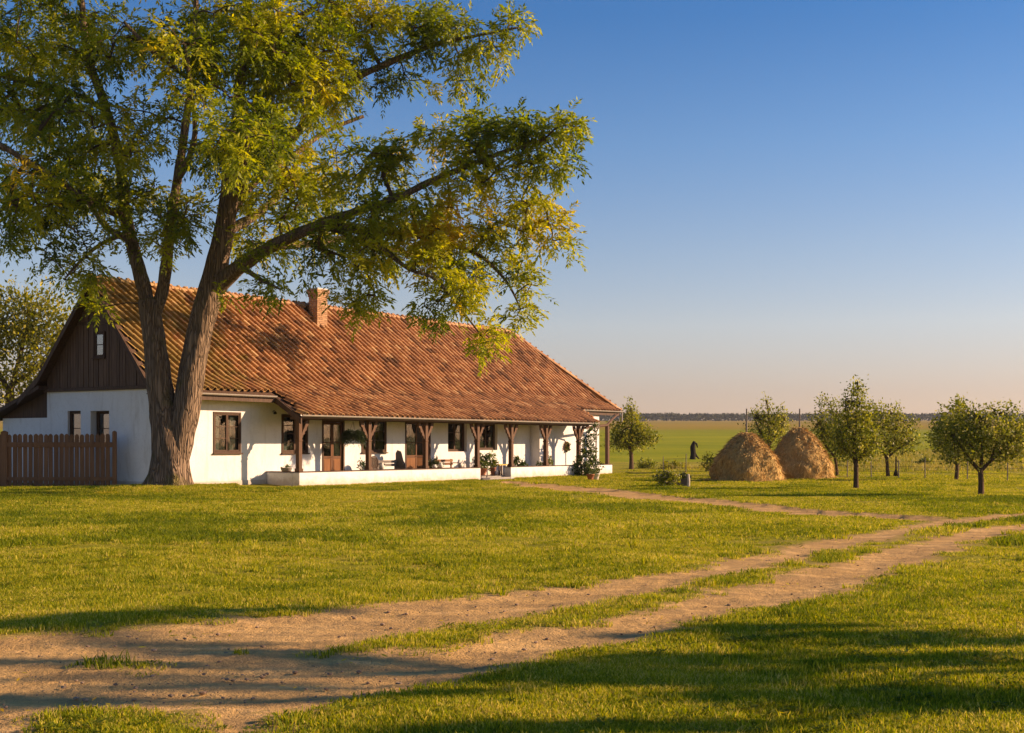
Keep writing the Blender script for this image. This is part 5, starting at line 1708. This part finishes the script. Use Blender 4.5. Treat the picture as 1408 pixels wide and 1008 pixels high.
# ------------------------------------------------------------------ haystacks
def make_hay():
    t = NT('hay')
    co = t.coord("Object")
    n1 = t.noise(t.mapping(co, (1, 1, 0.35)), 9.0, 5, 0.7, 0.4)
    n2 = t.noise(co, 1.2, 3)
    col = t.ramp(t.math('ADD', t.math('MULTIPLY', n1, 0.6), t.math('MULTIPLY', n2, 0.4)), [(0.32, (0.27, 0.165, 0.052)), (0.52, (0.48, 0.31, 0.105)), (0.72, (0.64, 0.45, 0.165))])
    return t.done(t.bsdf(col, 0.95, t.bump(n1, 0.9, 0.06), 0.1))
M['hay'] = make_hay()
t = NT('hay_straw'); 
M['hay_straw'] = t.done(t.bsdf(t.ramp(t.attr("tint"), [(0.0, (0.22, 0.13, 0.042)), (0.5, (0.49, 0.30, 0.095)), (1.0, (0.74, 0.52, 0.20))]), 0.8, None, 0.2))
def haystack(label, px, py, rpx, ytop, pole_y, seed, notch=None):
    g = ground_at(px, py); k = g.y / FPX
    root = thing("haystack", label, "haystack", tuple(g), 0.0, "two domed haystacks in the yard")
    R, H = rpx * k, (py - ytop) * k
    sides, rows = 64, 34
    def surf(th, s):
        # s 0..1 from the foot to the top along the profile
        zz = H * s ** 0.92
        prof = (1 - (zz / H) ** 1.8) ** 0.70
        r = R * prof * (1.0 + 0.03 * math.sin(zz * 3))
        d = Vector((math.cos(th), math.sin(th), 0))
        lump = mn.noise(Vector((d.x * 1.6 + seed, d.y * 1.6, zz * 1.1))) * 0.16 + mn.noise(Vector((d.x * 4 + seed, d.y * 4, zz * 2.2))) * 0.10 + mn.noise(Vector((d.x * 9, d.y * 9 + seed, zz * 3.5))) * 0.05
        if notch:
            a_ = math.cos(th - notch[0]); 
            if a_ > 0.2: lump -= notch[2] * (1 / (1 + math.exp(-(notch[1] * H - zz) * -30))) * 0 - notch[2] * (a_ - 0.2) / (1 + math.exp((zz - notch[1] * H) * 14)) * 0.6
        # tugged-out hollow
        r = max(0.01, r * (1 + lump * 0.9))
        return Vector((d.x * r, d.y * r, zz - 0.03))
    vs, fs = [], []
    for i in range(rows):
        for j in range(sides):
            vs.append(surf(2 * math.pi * j / sides, min(0.995, i / (rows - 1))))
    for i in range(rows - 1):
        for j in range(sides):
            fs.append((i * sides + j, i * sides + (j + 1) % sides, (i + 1) * sides + (j + 1) % sides, (i + 1) * sides + j))
    fs.append(tuple((rows - 1) * sides + j for j in range(sides)))
    m = MB(); m.add(vs, fs); m.build("hay_body", M['hay'], root, True)
    # loose stalks over the surface, most of them hanging down
    P, Ax, L = [], [], []
    for _ in range(7000):
        th = random.uniform(0, 2 * math.pi); s = random.random() ** 0.9 * 0.985
        a, b = surf(th, s), surf(th, max(0, s - 0.03))
        d = (b - a).normalized() if (b - a).length > 1e-5 else Vector((0, 0, -1))
        out_ = Vector((math.cos(th), math.sin(th), 0.25))
        P.append(a + out_ * random.uniform(-0.005, 0.02)); Ax.append(d * 0.8 + out_ * random.uniform(0.0, 0.16) + Vector([random.gauss(0, 0.30) for _ in range(3)]))
        L.append(random.uniform(0.08, 0.30))
    P, Ax, L = np.array([tuple(p) for p in P]), np.array([tuple(p) for p in Ax]), np.array(L)
    v, f = leaf_quads(P, Ax, L, 0.022, 0.0)
    o = np_mesh("loose_straw", v, f, np.repeat(RNG.random(len(P)), 4), M['hay_straw'], root); o["kind"] = "stuff"
    m = MB(); m.tube([Vector((0, 0, H * 0.5)), Vector((0.02, 0, EYE - (pole_y - HZ) * k - g.z))], [0.05, 0.03], 8)
    m.build("pole", M['grey_wood'], root)
    # stalks lying round the foot
    P = []
    for _ in range(500):
        th = random.uniform(0, 2 * math.pi); r = R * random.uniform(0.95, 1.22)
        P.append((math.cos(th) * r, math.sin(th) * r, random.uniform(0.01, 0.05)))
    P = np.array(P); v, f = leaf_quads(P, RNG.normal(size=(len(P), 3)) * np.array([1, 1, 0.2]), 0.22 + 0.2 * RNG.random(len(P)), 0.02, 1.0)
    o = np_mesh("fallen_straw", v, f, np.repeat(RNG.random(len(P)), 4), M['hay_straw'], root); o["kind"] = "stuff"
haystack("brown domed haystack with pole, the left and nearer of the pair", 1026, 661, 48, 593, 562, 1.3)
haystack("taller sunlit haystack behind the first, beside the fruit trees", 1099, 658, 43, 586, 562, 8.7, (-0.4, 0.62, 0.10))

# ------------------------------------------------------------------ porch things
def hw(a, p, z):
    return HM @ Vector((a, -p, z))
def pot(mb, r, h, c=(0, 0, 0)):
    mb.lathe([(r * 0.62, 0), (r * 0.72, h * 0.3), (r, h * 0.85), (r * 1.08, h * 0.86), (r * 1.08, h), (r * 0.9, h), (r * 0.88, h * 0.88)], c, 14)
def potted_plant(label, px, p, z, r, h, fr, fh, leaves, leaf, mat='pot_leaf', potmat='terracotta', name="potted_plant", group="potted plants on the porch", upright=0.5, wr=0.4):
    a = A(px, p)
    o = thing(name, label, "plant", hw(a, p, z), HROT, group)
    m = MB(); pot(m, r, h); m.build("pot", M[potmat], o, True)
    m = MB(); m.lathe([(r * 0.1, h * 0.8), (r * 0.86, h * 0.9)], (0, 0, 0), 12); m.build("soil", M['dark_stone'], o)
    simple_crown("foliage", [((0, 0, h + fh * 0.5), (fr, fr, fh * 0.55)), ((fr * .3, fr * .2, h + fh * 0.3), (fr * .8, fr * .8, fh * 0.3))], leaves, leaf, M[mat], o, (0.5, 0.22), 0.04, upright, wr)
    return o

M['wicker'] = wood_mat('dark_wicker', (0.03, 0.022, 0.014), (0.10, 0.075, 0.045), 9, 'x')
# hanging fern between first door and window
a = A(485.5, 1.65); z = EYE - (597 - HZ) * (hw(a, 1.65, 0).y / FPX)
o = thing("hanging_fern", "dark shaggy fern in a hanging basket beside the second porch post", "plant", hw(a, 1.65, z), HROT)
m = MB(); m.lathe([(0.05, -0.22), (0.17, -0.14), (0.21, 0.0), (0.19, 0.0)], (0, 0, 0), 14); m.build("basket", M['dark_wood'], o, True)
for i in range(3):
    th = i * 2.1
    m = MB(); m.tube([(0.19 * math.cos(th), 0.19 * math.sin(th), 0), (0, 0, BZ0 - z - 0.02)], [0.006, 0.006], 5); m.build("chain", M['iron'], o)
n = 420
th = RNG.random(n) * 6.28
pos = np.stack([0.10 * np.cos(th), 0.10 * np.sin(th), RNG.uniform(-0.05, 0.12, n)], -1)
dr = np.stack([np.cos(th), np.sin(th), RNG.uniform(-0.7, 0.9, n)], -1)
v, f, t = compound_leaves(pos, dr, 0.25 + 0.22 * RNG.random(n), 6, 0.085, 0.028, np.clip(RNG.normal(0.4, 0.2, n), 0, 1), 0.65)
np_mesh("fronds", v, f, t, M['fern_leaf'], o)

def bench(label, px, p, w, mat, seat_h=0.44, back=0.85, name="bench", side_panel=False):
    a = A(px, p)
    o = thing(name, label, "bench", hw(a, p, 0.04), HROT, "wooden benches on the porch")
    for i in range(3):
        m = MB(); m.tint = random.random(); y = -0.20 + i * 0.14
        m.box(-w / 2, y, seat_h - 0.035, w / 2, y + 0.125, seat_h); m.build("seat_slat", M[mat], o)
    for i, zz in enumerate((seat_h + 0.12, seat_h + 0.27)):
        m = MB(); m.tint = random.random(); m.box(-w / 2, 0.20, zz, w / 2, 0.23, zz + 0.12); m.build("back_slat", M[mat], o)
    for sx in (-1, 1):
        x = sx * (w / 2 - 0.06)
        m = MB(); m.box(x - 0.035, -0.20, 0, x + 0.035, -0.13, seat_h - 0.036); m.build("leg", M[mat], o)
        m = MB(); m.box(x - 0.035, 0.24, 0, x + 0.035, 0.30, back); m.build("leg", M[mat], o)
        m = MB(); m.box(x - 0.03, -0.22, seat_h + 0.20, x + 0.03, 0.199, seat_h + 0.24); m.build("armrest", M[mat], o)
    if side_panel:
        m = MB(); m.prism([(-0.25, 0), (0.3, 0), (0.3, 1.15), (0.2, 1.28), (0.02, 1.22), (-0.12, 0.8), (-0.25, 0.62)], 'x', w / 2 + 0.002, w / 2 + 0.06); m.build("side_panel", M[mat], o)
    return o
bench("grey weathered bench with one tall rounded side beside the open door", 538, 0.75, 1.35, 'grey_wood', side_panel=True)
bench("brown slatted bench with back under the fourth window", 615.5, 0.6, 1.4, 'bench_wood')
# round wicker back chair seen beside the second post
a = A(519.5, 1.1); o = thing("round_chair", "wicker chair with round dark back beside the second porch post", "chair", hw(a, 1.1, 0.04), HROT)
m = MB(); m.lathe([(0.24, 0.36), (0.27, 0.38), (0.27, 0.42), (0.24, 0.43)], (0, 0, 0), 16); m.build("seat", M['grey_wood'], o)
m = MB(); m.lathe([(0.20, 0.0), (0.14, 0.15), (0.13, 0.25), (0.2, 0.355)], (0, 0, 0), 14); m.build("base", M['grey_wood'], o, True)
m = MB()
for i in range(18):
    th = 2 * math.pi * i / 18
    m.tube([(0, 0.24, 0.72), (0.27 * math.cos(th), 0.22, 0.72 + 0.29 * math.sin(th))], [0.012, 0.014], 5)
m.tube([(0.28 * math.cos(2 * math.pi * i / 20), 0.22, 0.72 + 0.30 * math.sin(2 * math.pi * i / 20)) for i in range(21)], [0.028] * 21, 6)
for rr in (0.09, 0.18): m.tube([(rr * math.cos(2 * math.pi * i / 16), 0.225, 0.72 + rr * 1.05 * math.sin(2 * math.pi * i / 16)) for i in range(17)], [0.018] * 17, 5)
m.build("back", M['dark_wood'], o)
m = MB(); m.tube([(0, 0.225, 0.72), (0, 0.235, 0.72)], [0.26, 0.26], 20); m.build("back_panel", M['wicker'], o)

potted_plant("small dark plant in pot at the foot of the second porch post", 498, 0.9, 0.04, 0.13, 0.42, 0.15, 0.3, 220, 0.10)
potted_plant("dark leafy plant in pot at the left end of the brown bench", 597, 0.9, 0.04, 0.16, 0.28, 0.30, 0.55, 700, 0.12, 'fern_leaf')
potted_plant("dense dark green plant left of the porch steps", 663.5, 0.9, 0.04, 0.22, 0.38, 0.34, 0.62, 900, 0.13, 'pot_leaf')
potted_plant("bright yellow green plant right beside the porch steps", 678, 0.8, 0.04, 0.15, 0.4, 0.20, 0.62, 500, 0.12, 'bright_leaf')
potted_plant("dark broad leaved plant between the table and the sixth post", 712, 0.9, 0.04, 0.16, 0.3, 0.32, 0.55, 420, 0.17, 'pot_leaf')
potted_plant("spiky yellow green plant at the foot of the sixth porch post", 756, 1.1, 0.04, 0.12, 0.35, 0.17, 0.6, 320, 0.14, 'bright_leaf', upright=1.6, wr=0.22)
potted_plant("tiny plant in a red pot on the porch left of the sixth post", 741.5, 0.9, 0.04, 0.14, 0.42, 0.12, 0.22, 150, 0.09, 'pot_leaf')
for px, lb, hh in ((597.5, "pale jug on the porch wall left of the brown bench", 0.17), (606, "taller cream jug on the porch wall in front of the brown bench", 0.26), (633.5, "cream jug on the porch wall at the right end of the brown bench", 0.22), (525, "pale clay jug on the porch wall beside the round backed chair", 0.30)):
    a = A(px, 1.6); o = thing("jug", lb, "jug", hw(a, 1.6, PT + 0.036), 0, "clay jugs on the porch wall")
    m = MB(); m.lathe([(0.07, 0), (0.12, hh * .25), (0.13, hh * .5), (0.07, hh * .8), (0.06, hh * .85), (0.085, hh), (0.07, hh)], (0, 0, 0), 14); m.build("body", M['pale_pot'], o, True)
    m = MB(); m.tube([(0.06, 0, hh * .85), (0.15, 0, hh * .85), (0.16, 0, hh * .6), (0.12, 0, hh * .45)], [0.014] * 4, 6); m.build("handle", M['pale_pot'], o)
# yellow table near the steps
a = A(688, 0.75); o = thing("yellow_table", "small table with yellow top behind the porch steps", "table", hw(a, 0.75, 0.04), HROT)
m = MB(); m.box(-0.45, -0.25, 0.50, 0.45, 0.25, 0.55); m.build("tabletop", M['yellow_paint'], o, False, 0.008)
for sx in (-1, 1):
    for sy in (-1, 1):
        m = MB(); m.box(sx * 0.38 - 0.03, sy * 0.19 - 0.03, 0, sx * 0.38 + 0.03, sy * 0.19 + 0.03, 0.498); m.build("leg", M['dark_wood'], o)
a = A(725, 0.7); o = thing("stool", "low wooden stool beside the dark broad leaved plant", "stool", hw(a, 0.7, 0.04), HROT)
m = MB(); m.box(-0.22, -0.18, 0.38, 0.22, 0.18, 0.43); m.build("seat", M['bench_wood'], o)
for sx in (-1, 1):
    for sy in (-1, 1):
        m = MB(); m.tube([(sx * 0.15, sy * 0.12, 0.379), (sx * 0.2, sy * 0.16, 0)], [0.025, 0.02], 6); m.build("leg", M['bench_wood'], o)
# planter on the parapet end, wreath and lamp on the walls
a = A(391, 1.0); o = thing("planter", "low stone planter on the left end of the porch wall", "planter", hw(PC + 0.17, 0.95, PT + 0.036), HROT)
m = MB(); m.lathe([(0.16, 0), (0.20, 0.02), (0.24, 0.13), (0.25, 0.14), (0.22, 0.15), (0.2, 0.11)], (0, 0, 0), 14); m.build("bowl", M['stone'], o, True)
simple_crown("foliage", [((0, 0, 0.16), (0.2, 0.2, 0.07))], 160, 0.07, M['pot_leaf'], o, (0.5, 0.2), 0.03, 0.4)
a = A(779, 0.63); z = Zp(779, 0.63, 614)
o = thing("wall_wreath", "round dried wreath hanging on the bright wall between the last posts", "wreath", hw(a, 0.66, z), HROT)
m = MB(); m.tube([(0.17 * math.cos(2 * math.pi * i / 20), 0, 0.2 * math.sin(2 * math.pi * i / 20)) for i in range(21)], [0.07 + 0.012 * math.sin(i * 2.3) for i in range(21)], 7, True, 0.4); m.build("ring", M['straw_wreath'], o, True)
simple_crown("sprigs", [((0.17 * math.cos(i * .9), -0.03, 0.2 * math.sin(i * .9)), (0.09, 0.05, 0.09)) for i in range(7)], 260, 0.09, M['pot_leaf'], o, (0.6, 0.2), 0.02, 0.0)
a = A(378, 0.12); z = Zp(378, 0.12, 568)
o = thing("wall_lamp", "small dark lamp on the white wall under the main eaves", "lamp", hw(a, 0.003, z), HROT)
m = MB(); m.lathe([(0.05, 0), (0.08, 0.04), (0.08, 0.05), (0.03, 0.12)], (0, -0.13, -0.05), 12); m.build("shade", M['iron'], o, True)
m = MB(); m.tube([(0, 0, 0.05), (0, -0.08, 0.11), (0, -0.13, 0.07)], [0.015] * 3, 6); m.build("arm", M['iron'], o)

# climbing shrub at the far porch corner with pots at its foot
a = A(806, 2.3); g = hw(a, 2.3, 0); g.z = hz(g.x, g.y)
k = g.y / FPX
o = thing("climbing_shrub", "tall green climbing shrub at the far corner post of the porch", "shrub", tuple(g), HROT)
def bl(px, py, rx, ry): return (((px - 806) * k * 0.55, (px - 806) * k * -0.0, EYE - (py - HZ) * k - g.z), (rx * k, rx * k * 0.6, ry * k))
def wl(px, py, rx, ry):
    w_ = at(px, py, g.y) - g
    c = Matrix.Rotation(-HROT, 4, 'Z') @ w_
    return (tuple(c), (rx * k, rx * k * 0.8, ry * k))
blobs = [wl(803, 655, 15, 9), wl(796, 645, 9, 10), wl(814, 645, 11, 12), wl(806, 632, 11, 12), wl(808, 614, 8, 12), wl(811, 600, 8, 9), wl(815, 622, 5, 12), wl(818, 592, 3, 8), wl(800, 624, 4, 8)]
simple_crown("foliage", blobs, 2600, 0.14, M['pot_leaf'], o, (0.5, 0.25), 0.07, 0.25, 0.5)
m = MB()
for i in range(5):
    b = blobs[(i * 2) % 9]
    m.tube([(0.1 * (i - 2), 0.05, -0.05), (0.06 * (i - 2), 0, 0.8), Vector(b[0]) + Vector((0, 0, 0.2))], [0.02, 0.015, 0.006], 5, False)
m.build("stems", M['young_bark'], o)
for px, py, lb, mt in ((812, 664, "terracotta pot at the foot of the climbing shrub", 'terracotta'), (819.5, 663, "paler pot right of the terracotta pot by the shrub", 'pale_pot')):
    g2 = gp(px, py, -0.1); g2.z = hz(g2.x, g2.y)
    o = thing("flower_pot", lb, "pot", tuple(g2), 0, "pots by the climbing shrub")
    m = MB(); pot(m, 0.17, 0.28); m.build("pot", M[mt], o, True)
    simple_crown("foliage", [((0, 0, 0.36), (0.16, 0.16, 0.12))], 160, 0.08, M['pot_leaf'], o, (0.6, 0.2), 0.03, 0.5)
# dark block beside the steps
g2 = gp(665.5, 659.5, -0.1); g2.z = hz(g2.x, g2.y)
o = thing("boot_scraper", "low dark block on the grass at the left of the porch steps", "block", tuple(g2), HROT)
m = MB(); m.box(-0.3, -0.14, 0, 0.3, 0.14, 0.10); m.box(-0.26, -0.02, 0.1, -0.22, 0.02, 0.2); m.box(0.22, -0.02, 0.1, 0.26, 0.02, 0.2); m.box(-0.26, -0.012, 0.2, 0.26, 0.012, 0.23)
m.build("body", M['dark_stone'], o)

# ------------------------------------------------------------------ yard and meadow details
def shrub(label, px, py, blobs, leaves, leaf, mat, name="shrub", flowers=0, group=None, tint=(0.45, 0.25), cat="shrub"):
    g = ground_at(px, py); k = g.y / FPX
    o = thing(name, label, cat, tuple(g), 0, group)
    B = []
    for (bx, by, rx, ry) in blobs:
        c = at(bx, by, g.y) - g
        B.append((tuple(c), (rx * k, rx * k * 0.8, ry * k)))
    simple_crown("foliage", B, leaves, leaf, M[mat], o, tint, leaf * 0.8, 0.3, 0.45)
    m = MB()
    for b in B:
        for _ in range(3):
            c = Vector(b[0]); m.tube([(0, 0, -0.03), c * 0.5 + Vector((random.uniform(-.03, .03), 0, 0.02)), c + Vector([random.uniform(-.6, .6) * q for q in b[1]])], [0.014, 0.01, 0.004], 4, False)
    m.build("stems", M['young_bark'], o)
    if flowers:
        P = []
        for _ in range(flowers):
            b = random.choice(B); d = Vector([random.gauss(0, 1) for _ in range(3)]).normalized()
            P.append([b[0][i] + d[i] * b[1][i] for i in range(3)])
        m = MB()
        for p in P:
            m.lathe([(0.01, -0.02), (0.045, 0.0), (0.05, 0.02), (0.015, 0.03)], p, 6)
        m.build("flowers", M['white_flower'], o)
    return o
shrub("low flowering shrub with pale blossoms on the lawn beyond the path", 920, 669, [(917, 662, 11, 6), (924, 658, 8, 6), (908, 656, 6, 4), (918, 651, 4, 4)], 1500, 0.09, 'orchard_leaf', "flowering_shrub", 46)
g = ground_at(937, 668)
o = thing("stone_trough", "dark mossy stone trough right of the flowering shrub", "trough", tuple(g), 0.12)
m = MB(); m.box(-0.26, -0.2, 0, 0.26, 0.2, 0.12); m.prism([(-0.26, 0.121), (0.26, 0.121), (0.28, 0.30), (-0.28, 0.30)], 'y', -0.2, -0.14); m.prism([(-0.26, 0.121), (0.26, 0.121), (0.28, 0.30), (-0.28, 0.30)], 'y', 0.14, 0.2)
m.box(-0.28, -0.139, 0.121, -0.21, 0.139, 0.29); m.box(0.21, -0.139, 0.121, 0.28, 0.139, 0.29)
m.build("body", M['dark_stone'], o, False, 0.01)
simple_crown("foliage", [((0, 0, 0.33), (0.26, 0.15, 0.10))], 500, 0.08, M['fern_leaf'], o, (0.5, 0.2), 0.03, 0.4)
g = ground_at(946.5, 670)
o = thing("white_stake", "short whitewashed stake standing right of the stone trough", "stake", tuple(g), 0.3)
m = MB(); m.tube([(0, 0, -0.1), (0.01, 0, 0.25), (-0.01, 0, 0.48)], [0.06, 0.055, 0.05], 8, True, 0.2); m.build("body", M['birch'], o)

g = ground_at(953, 630)
k = g.y / FPX
o = thing("dead_stump", "dark broken tree stump standing alone in the meadow", "stump", tuple(g), 0)
m = MB(); p_, r_l = catmull([Vector((-0.05, 0, -0.1)), Vector((0, 0, 0.4)), Vector((-0.02, 0, 0.9)), Vector((0.12, 0, 1.35))], [0.24, 0.20, 0.19, 0.10], 0.1); furrowed(m, p_, r_l, 12, None, 1.0, 0.05)
m.tube([(0.1, 0, 1.2), (0.28, 0, 1.15), (0.36, 0, 0.85)], [0.10, 0.08, 0.04], 6); m.tube([(0.05, 0, 0.5), (0.3, 0.1, 0.15), (0.5, 0.1, -0.05)], [0.12, 0.08, 0.05], 6)
t_ = NT('char_bark'); M['char'] = t_.done(t_.bsdf((0.028, 0.023, 0.018), 0.95, None, 0.1))
m.build("trunk", M['char'], o, True)
shrub("low dark bush in the meadow left of the dead stump", 932, 613.5, [(930, 610.5, 9, 3), (940, 607, 5, 5), (922, 611, 6, 2.5)], 900, 0.3, 'orchard_leaf', group="bushes in the meadow", name="bush", tint=(0.2, 0.15))
shrub("dark weedy bush on the lawn edge right of the small tree", 889, 644, [(888, 640, 8, 5), (894, 641, 6, 4)], 700, 0.16, 'orchard_leaf', group="bushes in the meadow", name="bush", tint=(0.25, 0.2))
shrub("low dry bush along the wire left of the haystacks", 922, 645, [(922, 641, 10, 4), (934, 643, 8, 3)], 500, 0.16, 'far_leaf', group="bushes in the meadow", name="bush", tint=(0.4, 0.2))
shrub("spindly bush close to the left side of the nearer haystack", 974, 648, [(972, 638, 6, 8), (976, 630, 4, 7)], 380, 0.14, 'far_leaf', group="bushes in the meadow", name="bush", tint=(0.35, 0.2))
shrub("dark bush in the meadow far behind the rightmost trees", 1272, 640, [(1272, 636, 8, 4)], 300, 0.2, 'orchard_leaf', group="bushes in the meadow", name="bush", tint=(0.3, 0.2))

# wire fence between yard and meadow
P0, P1 = ground_at(905, 651), ground_at(1480, 664)
o = thing("wire_fence", "thin wire fence on slim posts between the yard and the meadow", "fence", tuple(P0), 0)
posts = [912, 943, 985, 1165, 1198, 1236, 1272, 1330, 1385, 1440]
dv = P1 - P0
def on_line(px):
    u = (px - 704) / FPX
    t = (u * P0.y - P0.x) / (dv.x - u * dv.y)
    q = P0 + dv * t; q.z = hz(q.x, q.y)
    return q
for i, px in enumerate(posts):
    q = on_line(px) - P0
    hh = 0.95 + 0.12 * math.sin(i * 2.1)
    m = MB(); m.tube([q + Vector((0, 0, -0.3)), q + Vector((0.02 * math.sin(i), 0, hh))], [0.026, 0.022], 6); m.build("post", M['grey_wood'], o)
for zz in (0.3, 0.55, 0.8):
    pts = [on_line(px) - P0 + Vector((0, 0, zz)) for px in posts]
    m = MB(); m.tube(pts, [0.006] * len(pts), 4); m.build("wire", M['iron'], o)
for px, py, lb in ((1232, 655, "dark tapered stake beside the slim trunk of the bushy tree"),):
    g = ground_at(px, py); kk = g.y / FPX
    o = thing("garden_stake", lb, "stake", tuple(g), 0)
    m = MB(); m.lathe([(0.16, -0.02), (0.10, 0.18), (0.045, 0.35), (0.035, 0.95), (0.01, 1.0)], (0, 0, 0), 8); m.build("body", M['char'], o, True)

# ------------------------------------------------------------------ evening haze over the plain
USE_HAZE = True
if USE_HAZE:
    m = MB(); m.box(-2300, -300, -1.6, 2300, 2300, 62.0)
    hz_m = bpy.data.materials.new("haze"); hz_m.use_nodes = True
    nt = hz_m.node_tree; nt.nodes.clear()
    ho = nt.nodes.new("ShaderNodeOutputMaterial"); pv = nt.nodes.new("ShaderNodeVolumePrincipled")
    pv.inputs["Color"].default_value = (0.86, 0.90, 0.96, 1)
    pv.inputs["Density"].default_value = 0.00010
    pv.inputs["Anisotropy"].default_value = 0.2
    nt.links.new(pv.outputs[0], ho.inputs["Volume"])
    tag(m.build("haze", hz_m), kind='stuff')
